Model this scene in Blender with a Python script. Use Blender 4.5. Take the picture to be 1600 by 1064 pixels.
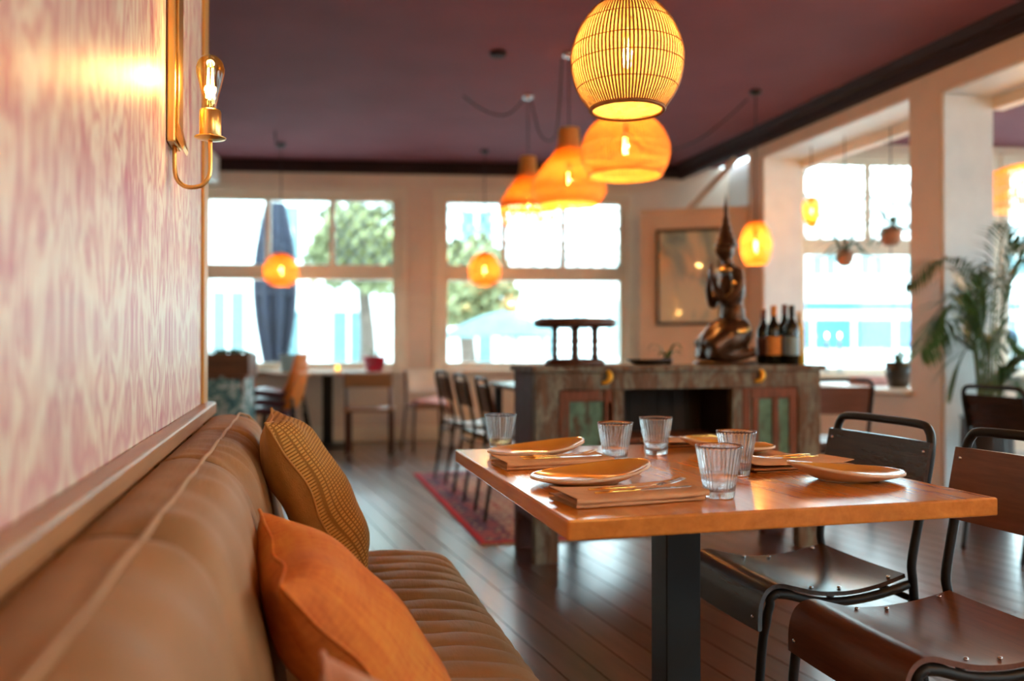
import bpy, bmesh, math, random
from mathutils import Vector, Matrix, Euler
random.seed(7)
for o in list(bpy.data.objects): bpy.data.objects.remove(o)
scene = bpy.context.scene
COL = scene.collection
PI = math.pi
R = math.radians

# ------------------------------------------------------------------ camera
F_PX = 1337.0
cam_d = bpy.data.cameras.new('camera'); cam = bpy.data.objects.new('camera', cam_d); COL.objects.link(cam)
CAM = Vector((0, 0, 1.05))
cam.location = CAM
cam.rotation_euler = (R(90.43), 0, R(-14.43))
cam_d.sensor_width = 36; cam_d.lens = F_PX / 1600 * 36
cam_d.clip_start = 0.02; cam_d.clip_end = 300
cam_d.dof.use_dof = True; cam_d.dof.focus_distance = 1.92; cam_d.dof.aperture_fstop = 1.6
scene.camera = cam
# ------------------------------------------------------------------ world, exposure
world = bpy.data.worlds.new('overcast_sky'); scene.world = world
world.use_nodes = True
bg = world.node_tree.nodes['Background']
bg.inputs[0].default_value = (0.70, 0.93, 1.0, 1); bg.inputs[1].default_value = 6.0
vs = scene.view_settings
vs.view_transform = 'Standard'; vs.look = 'None'; vs.gamma = 1; vs.use_curve_mapping = False
vs.exposure = 0.80

# ------------------------------------------------------------------ pixel helpers
RM = Euler((R(90.43), 0, R(-14.43))).to_matrix()
def ray(x, y): return RM @ Vector(((x - 800) / F_PX, (532 - y) / F_PX, -1))
def atD(x, y, D): return CAM + ray(x, y) * D
def onz(x, y, z):
    d = ray(x, y); return CAM + d * ((z - CAM.z) / d.z)
def onX(x, y, X):
    d = ray(x, y); return CAM + d * (X / d.x)
def onY(x, y, Y):
    d = ray(x, y); return CAM + d * (Y / d.y)

# ------------------------------------------------------------------ materials
def lin(h):
    h = h.lstrip('#'); out = []
    for i in (0, 2, 4):
        c = int(h[i:i+2], 16) / 255
        out.append(c / 12.92 if c <= .04045 else ((c + .055) / 1.055) ** 2.4)
    return tuple(out)
def c4(c): return (c[0], c[1], c[2], 1)
def sc(c, k): return tuple(min(1, x * k) for x in c)

class NT:
    def __init__(s, name):
        s.m = bpy.data.materials.new(name); s.m.use_nodes = True
        s.t = s.m.node_tree; s.t.nodes.clear()
        s.out = s.t.nodes.new('ShaderNodeOutputMaterial')
    def n(s, typ, **kw):
        nd = s.t.nodes.new(typ)
        for k, v in kw.items():
            if k.startswith('i_'):
                nd.inputs[k[2:].replace('_', ' ')].default_value = v
            else: setattr(nd, k, v)
        return nd
    def l(s, a, b): s.t.links.new(a, b)
    def math(s, op, a, b=None):
        nd = s.n('ShaderNodeMath', operation=op)
        for i, v in enumerate((a, b)):
            if v is None: continue
            if isinstance(v, (int, float)): nd.inputs[i].default_value = v
            else: s.l(v, nd.inputs[i])
        return nd.outputs[0]
    def ramp(s, fac, stops, interp='LINEAR'):
        nd = s.n('ShaderNodeValToRGB'); cr = nd.color_ramp; cr.interpolation = interp
        while len(cr.elements) < len(stops): cr.elements.new(.5)
        for e, (p, c) in zip(cr.elements, stops): e.position = p; e.color = c4(c)
        s.l(fac, nd.inputs[0]); return nd.outputs[0]
    def coords(s, scale=(1, 1, 1), kind='Object', rot=(0, 0, 0)):
        tc = s.n('ShaderNodeTexCoord'); mp = s.n('ShaderNodeMapping')
        mp.inputs['Scale'].default_value = scale; mp.inputs['Rotation'].default_value = rot
        s.l(tc.outputs[kind], mp.inputs[0]); return mp.outputs[0]
    def noise(s, vec, scale=5, detail=4, rough=.5, dist=0):
        nd = s.n('ShaderNodeTexNoise'); s.l(vec, nd.inputs['Vector'])
        nd.inputs['Scale'].default_value = scale; nd.inputs['Detail'].default_value = detail
        nd.inputs['Roughness'].default_value = rough; nd.inputs['Distortion'].default_value = dist
        return nd.outputs[0]
    def bump(s, h, strength=.3, dist=.01):
        b = s.n('ShaderNodeBump'); b.inputs['Strength'].default_value = strength; b.inputs['Distance'].default_value = dist
        s.l(h, b.inputs['Height']); return b.outputs[0]
    def bsdf(s, color, rough=.5, metal=0, spec=.5, normal=None, **kw):
        p = s.n('ShaderNodeBsdfPrincipled')
        if isinstance(color, tuple): p.inputs['Base Color'].default_value = c4(color)
        else: s.l(color, p.inputs['Base Color'])
        if isinstance(rough, (int, float)): p.inputs['Roughness'].default_value = rough
        else: s.l(rough, p.inputs['Roughness'])
        p.inputs['Metallic'].default_value = metal; p.inputs['Specular IOR Level'].default_value = spec
        if normal is not None: s.l(normal, p.inputs['Normal'])
        for k, v in kw.items(): p.inputs[k.replace('_', ' ')].default_value = v
        s.l(p.outputs[0], s.out.inputs[0]); return p

def plain(name, col, rough=.5, metal=0, spec=.5, var=.12, vscale=6, bump=0, bscale=60, **kw):
    t = NT(name); v = t.coords()
    n = t.noise(v, vscale, 4)
    c = t.ramp(n, [(.3, sc(col, 1 - var)), (.7, sc(col, 1 + var))])
    nm = t.bump(t.noise(v, bscale, 3), bump, .004) if bump else None
    t.bsdf(c, rough, metal, spec, nm, **kw); return t.m
def wood(name, dark, light, axis='Y', rough=.4, scale=1.0, bump=.08, spec=.5, rnd=False, **kw):
    t = NT(name); s = [9 * scale] * 3; s['XYZ'.index(axis)] = .7 * scale
    v = t.coords(tuple(s))
    if rnd:
        oi = t.n('ShaderNodeObjectInfo'); ad = t.n('ShaderNodeVectorMath', operation='ADD')
        mu = t.math('MULTIPLY', oi.outputs['Random'], 37.0); t.l(v, ad.inputs[0]); t.l(mu, ad.inputs[1]); v = ad.outputs[0]
    n1 = t.noise(v, 2.2, 6, .6, .8); n2 = t.noise(v, 9, 5, .65)
    f = t.math('ADD', t.math('MULTIPLY', n1, .65), t.math('MULTIPLY', n2, .35))
    if rnd: f = t.math('ADD', f, t.math('MULTIPLY', t.math('SUBTRACT', oi.outputs['Random'], .5), .16))
    c = t.ramp(f, [(.32, dark), (.68, light)])
    t.bsdf(c, rough, 0, spec, t.bump(n2, bump, .003), **kw); return t.m
def emit(name, col, strength):
    t = NT(name); e = t.n('ShaderNodeEmission'); e.inputs[0].default_value = c4(col); e.inputs[1].default_value = strength
    t.l(e.outputs[0], t.out.inputs[0]); return t.m
def schlick(t, f0=.04, k=.9):      # reflectance of a thin pane, alike from both sides
    lw = t.n('ShaderNodeLayerWeight'); lw.inputs[0].default_value = .5
    return t.math('ADD', t.math('MULTIPLY', t.math('POWER', lw.outputs['Facing'], 5.0), k), f0)
def thin_glass(name, tint=(1, 1, 1), f0=.05):
    t = NT(name)
    a = t.n('ShaderNodeBsdfTransparent'); a.inputs[0].default_value = c4(tint)
    g = t.n('ShaderNodeBsdfGlossy'); g.inputs['Roughness'].default_value = .02
    mx = t.n('ShaderNodeMixShader'); t.l(schlick(t, f0), mx.inputs[0]); t.l(a.outputs[0], mx.inputs[1]); t.l(g.outputs[0], mx.inputs[2])
    t.l(mx.outputs[0], t.out.inputs[0]); return t.m
def translucent(name, col, tcol, mixf=.5, rough=.6):
    t = NT(name); v = t.coords(); n = t.noise(v, 40, 3)
    c = t.ramp(n, [(.3, sc(col, .75)), (.7, sc(col, 1.15))])
    d = t.n('ShaderNodeBsdfPrincipled'); t.l(c, d.inputs['Base Color']); d.inputs['Roughness'].default_value = rough
    tr = t.n('ShaderNodeBsdfTranslucent'); tr.inputs[0].default_value = c4(tcol)
    mx = t.n('ShaderNodeMixShader'); mx.inputs[0].default_value = mixf
    t.l(d.outputs[0], mx.inputs[1]); t.l(tr.outputs[0], mx.inputs[2]); t.l(mx.outputs[0], t.out.inputs[0]); return t.m

M = {}
M['cream'] = plain('cream_wall_paint', (.80, .66, .54), .55, var=.05, vscale=3, bump=.05)
M['cream_trim'] = plain('cream_gloss_trim', (.85, .76, .62), .35, var=.04)
M['grey_white'] = plain('grey_white_paint', (.74, .72, .70), .5, var=.05)
M['white'] = plain('white_paint', (.82, .83, .82), .45, var=.04)
M['tan_wall'] = plain('tan_wall_paint', (.66, .47, .34), .55, var=.06, vscale=3, bump=.05)
M['ceiling'] = plain('plum_ceiling_paint', (.20, .066, .085), .8, 0, .25, var=.07, vscale=2, bump=.06, bscale=90)
M['cornice'] = plain('dark_plum_gloss_cornice', (.026, .011, .014), .65, 0, .2, var=.1)
M['brass'] = plain('brushed_brass', (.78, .50, .17), .28, 1, var=.08, bump=.04, bscale=200)
M['chrome'] = plain('polished_steel', (.7, .7, .72), .16, 1, var=.03)
M['gold'] = plain('gold_cutlery', (.95, .62, .16), .2, 1, var=.05)
M['black_metal'] = plain('black_powder_coated_steel', (.010, .011, .013), .42, 0, .3, var=.15)
M['cord'] = plain('black_fabric_cord', (.02, .017, .02), .8, var=.2)
M['glass_thin'] = thin_glass('window_glass', (.97, 1, 1))
M['bulb_glass'] = thin_glass('amber_bulb_glass', (1, .80, .42))
M['filament'] = emit('glowing_filament', (1, .62, .18), 60)
M['glow_small'] = emit('lamp_bulb_glow', (1, .60, .18), 45)
M['flame'] = emit('candle_flame', (1, .6, .22), 9)
M['rattan'] = translucent('orange_rattan', (.71, .40, .10), (.90, .52, .11), .42)
M['bamboo'] = translucent('split_bamboo', (.30, .12, .03), (.45, .18, .03), .10)
def sheer():
    t = NT('sheer_paper_lining'); d = t.n('ShaderNodeBsdfDiffuse'); d.inputs[0].default_value = (.88, .74, .40, 1)
    tr = t.n('ShaderNodeBsdfTranslucent'); tr.inputs[0].default_value = (.92, .74, .36, 1); tp = t.n('ShaderNodeBsdfTransparent')
    n = t.ramp(t.noise(t.coords(), 30, 3), [(.35, (.35, .35, .35)), (.65, (.75, .75, .75))])
    a = t.n('ShaderNodeMixShader'); a.inputs[0].default_value = .5; t.l(d.outputs[0], a.inputs[1]); t.l(tr.outputs[0], a.inputs[2])
    b = t.n('ShaderNodeMixShader'); t.l(n, b.inputs[0]); t.l(a.outputs[0], b.inputs[1]); t.l(tp.outputs[0], b.inputs[2]); t.l(b.outputs[0], t.out.inputs[0]); return t.m
M['sheer'] = sheer()
M['wood_ledge'] = wood('oiled_ledge_wood', (.26, .115, .045), (.46, .23, .10), 'Y', .35)
M['wood_gold'] = wood('golden_corner_wood', (.42, .20, .04), (.66, .34, .08), 'Z', .4)
M['table_wood'] = wood('honey_beech_table', (.50, .17, .026), (.74, .30, .058), 'Y', .20, 1.0, .03, .5, False, Coat_Weight=.3, Coat_Roughness=.12)
M['ply_dark'] = wood('dark_stained_plywood', (.022, .012, .009), (.060, .028, .018), 'Y', .24, 1.6, .06)
M['ply_red'] = wood('red_brown_plywood', (.10, .034, .018), (.20, .072, .036), 'Y', .30, 1.6, .06)
M['plank'] = wood('dark_floorboard', (.045, .015, .013), (.12, .040, .032), 'Y', .30, 1.0, .08, .6, True, Coat_Weight=1.0, Coat_Roughness=.27)
M['dark_wood'] = wood('dark_carved_wood', (.05, .018, .012), (.14, .055, .035), 'Z', .4)
M['mid_wood'] = wood('brown_seat_wood', (.20, .09, .035), (.38, .19, .08), 'X', .4)
M['planter_wood'] = wood('planter_wood', (.10, .04, .02), (.22, .09, .045), 'X', .5)
M['linen_napkin'] = plain('tan_linen', (.66, .38, .20), .85, var=.08, vscale=40, bump=.35, bscale=400)
M['terracotta'] = plain('terracotta', (.42, .19, .11), .8, var=.15, bump=.1)
M['red_enamel'] = plain('red_enamel', (.50, .02, .045), .35, var=.1)
M['bottle'] = plain('dark_bottle_glass', (.008, .010, .008), .08, 0, .6, var=.1)
M['bottle_yellow'] = plain('amber_bottle', (.55, .34, .04), .12, 0, .6, var=.1)
M['paper_orange'] = plain('orange_bottle_paper', (.62, .24, .05), .7, var=.15, vscale=30)
M['paper_cream'] = plain('cream_bottle_paper', (.70, .62, .48), .7, var=.1, vscale=30)
M['capsule'] = plain('dark_red_capsule', (.10, .02, .015), .35, var=.1)
M['leaf'] = plain('palm_leaf', (.045, .115, .035), .42, var=.35, vscale=9)
M['leaf2'] = plain('pale_leaf', (.10, .20, .06), .45, var=.35, vscale=9)
M['stem'] = plain('green_stem', (.10, .14, .04), .5, var=.2)
M['soil'] = plain('potting_soil', (.04, .025, .018), .95, var=.3, vscale=60)
M['pot_dark'] = plain('dark_glazed_pot', (.030, .026, .027), .3, var=.2)
M['navy_fabric'] = plain('navy_canvas', (.012, .016, .035), .8, var=.3, vscale=5)
M['teal_fabric'] = plain('teal_canvas', (.10, .21, .22), .8, var=.2)
M['plum_leather'] = plain('plum_leather', (.115, .035, .045), .35, var=.15)
M['orange_lit_shell'] = plain('orange_lit_shell', (.72, .20, .02), .5, var=.12)  # orange light on the stacked chair backs, put into their colour
M['cream_seat'] = plain('cream_seat', (.86, .83, .74), .35, var=.06)
M['pink_cloth'] = plain('dusty_pink_cloth', (.60, .36, .36), .9, var=.15, bump=.2)
M['bluegrey'] = plain('blue_grey_enamel', (.20, .30, .34), .3, var=.1)
M['tile_white'] = plain('pale_table_top', (.72, .72, .70), .12, var=.05)
M['bronze'] = plain('dark_gilded_bronze', (.075, .035, .018), .30, .55, var=.5, vscale=14, bump=.25, bscale=50)
M['out_white'] = plain('outdoor_white_render', (.80, .84, .84), .8, var=.05)
M['out_glass'] = plain('outdoor_dark_glass', (.12, .22, .24), .15, var=.2)
M['out_ground'] = plain('outdoor_pavement', (.55, .57, .57), .9, var=.1)
M['out_leaf'] = plain('outdoor_foliage', (.26, .27, .13), .7, var=.3, vscale=3)
M['out_trunk'] = plain('outdoor_bark', (.14, .10, .08), .9, var=.3)
M['out_blue'] = plain('outdoor_blue_paint', (.02, .13, .28), .4, var=.2)
M['wax'] = plain('white_wax', (.8, .76, .66), .5, var=.05)
M['mat_teal'] = plain('print_paper', (.62, .55, .42), .7)

def ceramic():
    t = NT('ochre_glaze'); v = t.coords(); n = t.noise(v, 8, 4)
    c = t.ramp(n, [(.3, (.60, .29, .045)), (.7, (.72, .38, .075))])
    t.bsdf(c, .14, 0, .6, None, Coat_Weight=.3); return t.m
M['glaze'] = ceramic()
M['stoneware'] = plain('cream_stoneware', (.72, .56, .40), .3, var=.06)
def tumbler_glass(name, col=(1, 1, 1), ior=1.45):
    t = NT(name); t.bsdf(col, 0.0, 0, .5, None, Transmission_Weight=1.0, IOR=ior); return t.m
def pressed_glass():
    t = NT('clear_pressed_glass')
    a = t.n('ShaderNodeBsdfTransparent'); a.inputs[0].default_value = (.985, .985, .985, 1)
    g = t.n('ShaderNodeBsdfGlossy'); g.inputs['Roughness'].default_value = .01
    m1 = t.n('ShaderNodeMixShader'); t.l(schlick(t, .04, .35), m1.inputs[0]); t.l(a.outputs[0], m1.inputs[1]); t.l(g.outputs[0], m1.inputs[2])
    gl = t.n('ShaderNodeBsdfGlass'); gl.inputs['IOR'].default_value = 1.42; gl.inputs['Roughness'].default_value = 0
    m2 = t.n('ShaderNodeMixShader'); m2.inputs[0].default_value = .72; t.l(m1.outputs[0], m2.inputs[1]); t.l(gl.outputs[0], m2.inputs[2])
    t.l(m2.outputs[0], t.out.inputs[0]); return t.m
M['tumbler'] = pressed_glass()
M['water'] = tumbler_glass('still_water', (.96, .98, 1), 1.33)
M['reflection_tint'] = tumbler_glass('reflection_tinted_water', (.98, .72, .38), 1.33)  # orange reflection in the far left glass, put into its water colour

def wallpaper():
    t = NT('ikat_wallpaper')
    tc = t.n('ShaderNodeTexCoord'); sp = t.n('ShaderNodeSeparateXYZ'); t.l(tc.outputs['Object'], sp.inputs[0])
    yy = t.math('ADD', sp.outputs['Y'], -1.19 + 4.8)
    pp = t.math('PINGPONG', yy, .24)
    cb = t.n('ShaderNodeCombineXYZ')
    zz = t.math('PINGPONG', t.math('ADD', sp.outputs['Z'], .1), .95)
    t.l(t.math('MULTIPLY', pp, 1.0), cb.inputs[0]); t.l(t.math('MULTIPLY', zz, .32), cb.inputs[2])
    big = t.noise(cb.outputs[0], 7.5, 2, .45, .9)
    med = t.noise(cb.outputs[0], 17, 3, .55, 1.0)
    # contour lines of the mirrored field give the feathered ikat outlines
    con = t.math('PINGPONG', t.math('MULTIPLY', t.math('ADD', big, t.math('MULTIPLY', med, .35)), 7.0), .5)
    fuzz = t.noise(t.coords((90, 90, 6)), 3, 3, .7)
    f = t.math('ADD', t.math('MULTIPLY', con, 1.0), t.math('MULTIPLY', t.math('SUBTRACT', fuzz, .5), .34))
    lines = t.ramp(f, [(.04, (.60, .32, .32)), (.22, (.69, .52, .43)), (.40, (.78, .70, .57)), (.58, (.80, .73, .61))])
    blot = t.ramp(t.math('ADD', t.math('MULTIPLY', med, .7), t.math('MULTIPLY', t.noise(t.coords((1, 2.2, .9)), 2.6, 2), .45)),
                  [(.63, (0, 0, 0)), (.74, (.9, .9, .9))])
    mx = t.n('ShaderNodeMix', data_type='RGBA'); t.l(blot, mx.inputs[0]); t.l(lines, mx.inputs[6]); mx.inputs[7].default_value = (.50, .13, .19, 1)
    t.bsdf(mx.outputs[2], .42, 0, .4, t.bump(fuzz, .08, .002)); return t.m
M['wallpaper'] = wallpaper()

def upholstery(name, col, rough=.62):
    t = NT(name); v = t.coords()
    n = t.noise(v, 4.5, 5, .6); w = t.noise(t.coords((30, 5, 5)), 4, 4)
    c = t.ramp(n, [(.25, sc(col, .78)), (.75, sc(col, 1.2))])
    h = t.math('ADD', t.math('MULTIPLY', t.noise(v, 260, 2), .3), w)
    t.bsdf(c, rough, 0, .35, t.bump(h, .22, .006), Sheen_Weight=.0); return t.m
M['bench'] = upholstery('brown_suede', (.335, .178, .078))
M['crease_shade'] = plain('crease_shade_cord', (.10, .05, .022), .8, var=.1)
M['piping'] = plain('tan_piping', (.42, .24, .12), .6, var=.1)
def waffle():
    t = NT('mustard_waffle_cotton'); v = t.coords()
    sp = t.n('ShaderNodeSeparateXYZ'); t.l(v, sp.inputs[0])
    a = t.math('PINGPONG', sp.outputs['X'], .0040); b = t.math('PINGPONG', sp.outputs['Y'], .0075)
    g = t.math('MULTIPLY', t.ramp(t.math('MULTIPLY', a, 250), [(.15, (0, 0, 0)), (.6, (1, 1, 1))]),
               t.ramp(t.math('MULTIPLY', b, 132), [(.12, (0, 0, 0)), (.45, (1, 1, 1))]))
    c = t.ramp(g, [(0, (.27, .115, .02)), (1, (.58, .285, .065))])
    t.bsdf(c, .85, 0, .2, t.bump(g, .6, .004), Sheen_Weight=.0); return t.m
M['mustard'] = waffle()
M['mustard_plain'] = plain('mustard_plain_cotton', (.47, .21, .045), .85, var=.12, vscale=30, bump=.4, bscale=300)
def slub(name, a, b, cc):
    t = NT(name); n = t.noise(t.coords((5, 60, 20)), 2.2, 5, .7); n2 = t.noise(t.coords((60, 5, 20)), 2, 4, .7); n3 = t.noise(t.coords(), 7, 3)
    f = t.math('ADD', t.math('ADD', t.math('MULTIPLY', n, .4), t.math('MULTIPLY', n2, .25)), t.math('MULTIPLY', n3, .35))
    c = t.ramp(f, [(.36, a), (.5, b), (.64, cc)])
    t.bsdf(c, .85, 0, .25, t.bump(t.math('ADD', n, n2), .25, .004), Sheen_Weight=.0); return t.m
M['orange_slub'] = slub('burnt_orange_linen', (.50, .12, .03), (.68, .21, .045), (.76, .32, .06))
M['pink_slub'] = slub('pale_rose_linen', (.52, .26, .18), (.60, .32, .22), (.66, .40, .28))

def weathered(name, paint, wd, thr=.5, sclz=1.0, rough=.7):
    t = NT(name); v = t.coords((5, 5, 1.4 * sclz)); n = t.noise(v, 3.4, 7, .68, .6); g = t.noise(t.coords((14, 14, 1.2)), 5, 4, .6)
    base = t.ramp(g, [(.3, sc(wd, .5)), (.7, sc(wd, 1.4))])
    p = t.ramp(t.noise(t.coords(), 22, 4), [(.3, sc(paint, .65)), (.7, sc(paint, 1.25))])
    f = t.ramp(n, [(thr - .05, (0, 0, 0)), (thr + .06, (1, 1, 1))])
    mx = t.n('ShaderNodeMix', data_type='RGBA'); t.l(f, mx.inputs[0]); t.l(base, mx.inputs[6]); t.l(p, mx.inputs[7])
    t.bsdf(mx.outputs[2], rough, 0, .35, t.bump(n, .4, .006)); return t.m
M['cab_frame'] = weathered('weathered_grey_timber', (.19, .19, .15), (.13, .075, .045), .52)
M['cab_red'] = weathered('weathered_red_timber', (.10, .085, .06), (.19, .065, .035), .60)
M['cab_green'] = weathered('flaking_green_paint', (.115, .23, .165), (.09, .06, .035), .42)
M['cab_side'] = weathered('aged_plum_timber', (.11, .045, .045), (.09, .035, .03), .5)
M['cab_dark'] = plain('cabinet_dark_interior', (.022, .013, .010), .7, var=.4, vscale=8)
M['yellow_brass'] = plain('yellow_latch', (.80, .42, .03), .35, .3, var=.1)

def rug():
    t = NT('persian_rug_pile')
    tc = t.n('ShaderNodeTexCoord'); sp = t.n('ShaderNodeSeparateXYZ'); t.l(tc.outputs['Object'], sp.inputs[0])
    ax = t.math('ABSOLUTE', sp.outputs['X']); ay = t.math('ABSOLUTE', sp.outputs['Y'])
    e = t.math('MINIMUM', t.math('SUBTRACT', .85, ax), t.math('SUBTRACT', 1.3, ay))     # distance to the edge
    mir = t.n('ShaderNodeCombineXYZ'); t.l(t.math('PINGPONG', sp.outputs['X'], .2), mir.inputs[0]); t.l(t.math('PINGPONG', sp.outputs['Y'], .27), mir.inputs[1])
    vo = t.n('ShaderNodeTexVoronoi'); vo.inputs['Scale'].default_value = 17; t.l(mir.outputs[0], vo.inputs['Vector'])
    field = t.ramp(vo.outputs['Distance'], [(.0, (.16, .08, .14)), (.22, (.50, .20, .18)), (.42, (.62, .42, .34)), (.8, (.44, .10, .12))], 'CONSTANT')
    bord = t.ramp(vo.outputs['Distance'], [(.0, (.55, .36, .28)), (.3, (.16, .09, .15)), (.6, (.42, .13, .15))], 'CONSTANT')
    f1 = t.math('LESS_THAN', e, .22); f2 = t.math('LESS_THAN', e, .035)
    m1 = t.n('ShaderNodeMix', data_type='RGBA'); t.l(f1, m1.inputs[0]); t.l(field, m1.inputs[6]); t.l(bord, m1.inputs[7])
    m2 = t.n('ShaderNodeMix', data_type='RGBA'); t.l(f2, m2.inputs[0]); t.l(m1.outputs[2], m2.inputs[6]); m2.inputs[7].default_value = (.50, .04, .06, 1)
    t.bsdf(m2.outputs[2], .95, 0, .1, t.bump(t.noise(tc.outputs['Object'], 250, 2), .4, .004)); return t.m
M['rug'] = rug()
def print_art():
    t = NT('framed_print'); v = t.coords((1, 1, .6)); n = t.noise(v, 2.6, 4, .55, .8)
    c = t.ramp(n, [(.30, (.10, .13, .12)), (.42, (.26, .34, .31)), (.52, (.60, .50, .34)), (.66, (.62, .52, .36)), (.76, (.20, .12, .07))])
    t.bsdf(c, .5, 0, .5, None, Coat_Weight=1.0, Coat_Roughness=.03); return t.m
M['art'] = print_art()
def teal_pattern():
    t = NT('teal_patterned_cloth'); n = t.noise(t.coords(), 9, 3, .5, 1.5)
    c = t.ramp(n, [(.38, (.05, .16, .18)), (.5, (.16, .33, .34)), (.6, (.60, .70, .70))]); t.bsdf(c, .8); return t.m
M['teal_pattern'] = teal_pattern()

# ------------------------------------------------------------------ mesh builder
class MB:
    def __init__(s): s.v = []; s.f = []; s.mi = []
    def add(s, vs, fs, mi=0):
        b = len(s.v); s.v += [tuple(p) for p in vs]; s.f += [tuple(i + b for i in f) for f in fs]; s.mi += [mi] * len(fs); return s
    def box(s, x0, x1, y0, y1, z0, z1, mi=0, mat=None):
        vs = [Vector(p) for p in ((x0,y0,z0),(x1,y0,z0),(x1,y1,z0),(x0,y1,z0),(x0,y0,z1),(x1,y0,z1),(x1,y1,z1),(x0,y1,z1))]
        if mat is not None: vs = [mat @ p for p in vs]
        return s.add(vs, [(0,3,2,1),(4,5,6,7),(0,1,5,4),(1,2,6,5),(2,3,7,6),(3,0,4,7)], mi)
    def tube(s, pts, r, n=8, closed=False, flat=1.0, mi=0, up=None):
        pts = [Vector(p) for p in pts]; m = len(pts)
        rs = r if isinstance(r, (list, tuple)) else [r] * m
        T = []
        for i in range(m):
            a = pts[(i - 1) % m] if (closed or i > 0) else pts[0]; b = pts[(i + 1) % m] if (closed or i < m - 1) else pts[-1]
            T.append((b - a).normalized())
        nrm = Vector(up) if up is not None else T[0].orthogonal()
        rings = []
        for i in range(m):
            nrm = (nrm - T[i] * nrm.dot(T[i]))
            nrm = nrm.normalized() if nrm.length > 1e-6 else T[i].orthogonal().normalized()
            bi = T[i].cross(nrm)
            rings.append([pts[i] + (nrm * math.cos(2*PI*k/n) * flat + bi * math.sin(2*PI*k/n)) * rs[i] for k in range(n)])
        vs = [p for rg in rings for p in rg]; fs = []
        for i in range(m if closed else m - 1):
            for k in range(n):
                a = i*n + k; b = i*n + (k+1) % n; c = ((i+1) % m)*n + (k+1) % n; d = ((i+1) % m)*n + k
                fs.append((a, b, c, d))
        if not closed: fs.append(tuple(range(n))[::-1]); fs.append(tuple((m-1)*n + k for k in range(n)))
        return s.add(vs, fs, mi)
    def lathe(s, prof, n=24, c=(0, 0, 0), mi=0, rmod=None, axis='Z'):
        vs = []; fs = []; m = len(prof)
        for j, (r, z) in enumerate(prof):
            for k in range(n):
                th = 2*PI*k/n; rr = r * (rmod(th, j) if rmod else 1)
                vs.append((c[0] + rr*math.cos(th), c[1] + rr*math.sin(th), c[2] + z))
        for j in range(m - 1):
            for k in range(n):
                fs.append((j*n + k, j*n + (k+1) % n, (j+1)*n + (k+1) % n, (j+1)*n + k))
        if prof[0][0] > 1e-6: fs.append(tuple(range(n))[::-1])
        if prof[-1][0] > 1e-6: fs.append(tuple((m-1)*n + k for k in range(n)))
        return s.add(vs, fs, mi)
    def grid(s, fn, nu, nv, mi=0, cu=False):
        vs = [fn(i / nu, j / nv) for i in range(nu if cu else nu + 1) for j in range(nv + 1)]; fs = []
        w = nv + 1; N = nu if cu else nu + 1
        for i in range(nu):
            for j in range(nv):
                a = i*w + j; b = ((i+1) % N)*w + j
                fs.append((a, b, b + 1, a + 1))
        return s.add(vs, fs, mi)
    def prism(s, pts, y0, y1, mi=0):          # closed XZ outline (counter-clockwise), extruded along Y
        n = len(pts); vs = [(x, y0, z) for x, z in pts] + [(x, y1, z) for x, z in pts]
        fs = [tuple(range(n)), tuple(range(2*n - 1, n - 1, -1))] + [(i, i + n, (i+1) % n + n, (i+1) % n) for i in range(n)]
        return s.add(vs, fs, mi)
    def ell(s, c, r, n=16, m=10, rot=None, mi=0):
        vs = []; fs = []
        for j in range(m + 1):
            ph = PI * j / m
            for k in range(n):
                th = 2*PI*k/n; p = Vector((r[0]*math.sin(ph)*math.cos(th), r[1]*math.sin(ph)*math.sin(th), r[2]*math.cos(ph)))
                if rot is not None: p = rot @ p
                vs.append(p + Vector(c))
        for j in range(m):
            for k in range(n): fs.append((j*n + k, (j+1)*n + k, (j+1)*n + (k+1) % n, j*n + (k+1) % n))
        return s.add(vs, fs, mi)
    def mesh(s, name, mats, smooth=False):
        me = bpy.data.meshes.new(name); me.from_pydata(s.v, [], s.f)
        if not isinstance(mats, (list, tuple)): mats = [mats]
        for m in mats: me.materials.append(m)
        bm = bmesh.new(); bm.from_mesh(me)
        for f, i in zip(bm.faces, s.mi): f.material_index = i; f.smooth = smooth
        bmesh.ops.remove_doubles(bm, verts=bm.verts, dist=1e-6)
        bmesh.ops.recalc_face_normals(bm, faces=bm.faces)
        bm.to_mesh(me); bm.free(); return me
    def build(s, name, mats, parent=None, smooth=False, bevel=0, loc=None, rot=None, seg=2):
        o = bpy.data.objects.new(name, s.mesh(name, mats, smooth)); COL.objects.link(o)
        if parent is not None: o.parent = parent
        if loc is not None: o.location = loc
        if rot is not None: o.rotation_euler = rot
        if bevel:
            b = o.modifiers.new('edge_bevel', 'BEVEL'); b.width = bevel; b.segments = seg; b.limit_method = 'ANGLE'; b.angle_limit = R(40)
        return o
def tag(o, label=None, cat=None, group=None, kind=None):
    if label: o['label'] = label
    if cat: o['category'] = cat
    if group: o['group'] = group
    if kind: o['kind'] = kind
    return o
def root(name, loc=(0, 0, 0), rz=0, label=None, cat=None, group=None, kind=None):
    o = bpy.data.objects.new(name, None); COL.objects.link(o); o.empty_display_size = .05
    o.location = loc; o.rotation_euler = (0, 0, rz); return tag(o, label, cat, group, kind)
def structure(o): o['kind'] = 'structure'; return o
KIDS = {}
def dup(o, loc=None, rz=None, label=None, parent=None):
    c = o.copy(); COL.objects.link(c)
    if parent is not None: c.parent = parent
    if loc is not None: c.location = loc
    if rz is not None: c.rotation_euler = (0, 0, rz)
    if label: c['label'] = label
    for ch in [k for k in bpy.data.objects if k.parent == o]: dup(ch, parent=c)
    return c
LAMP = 1.7
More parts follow.
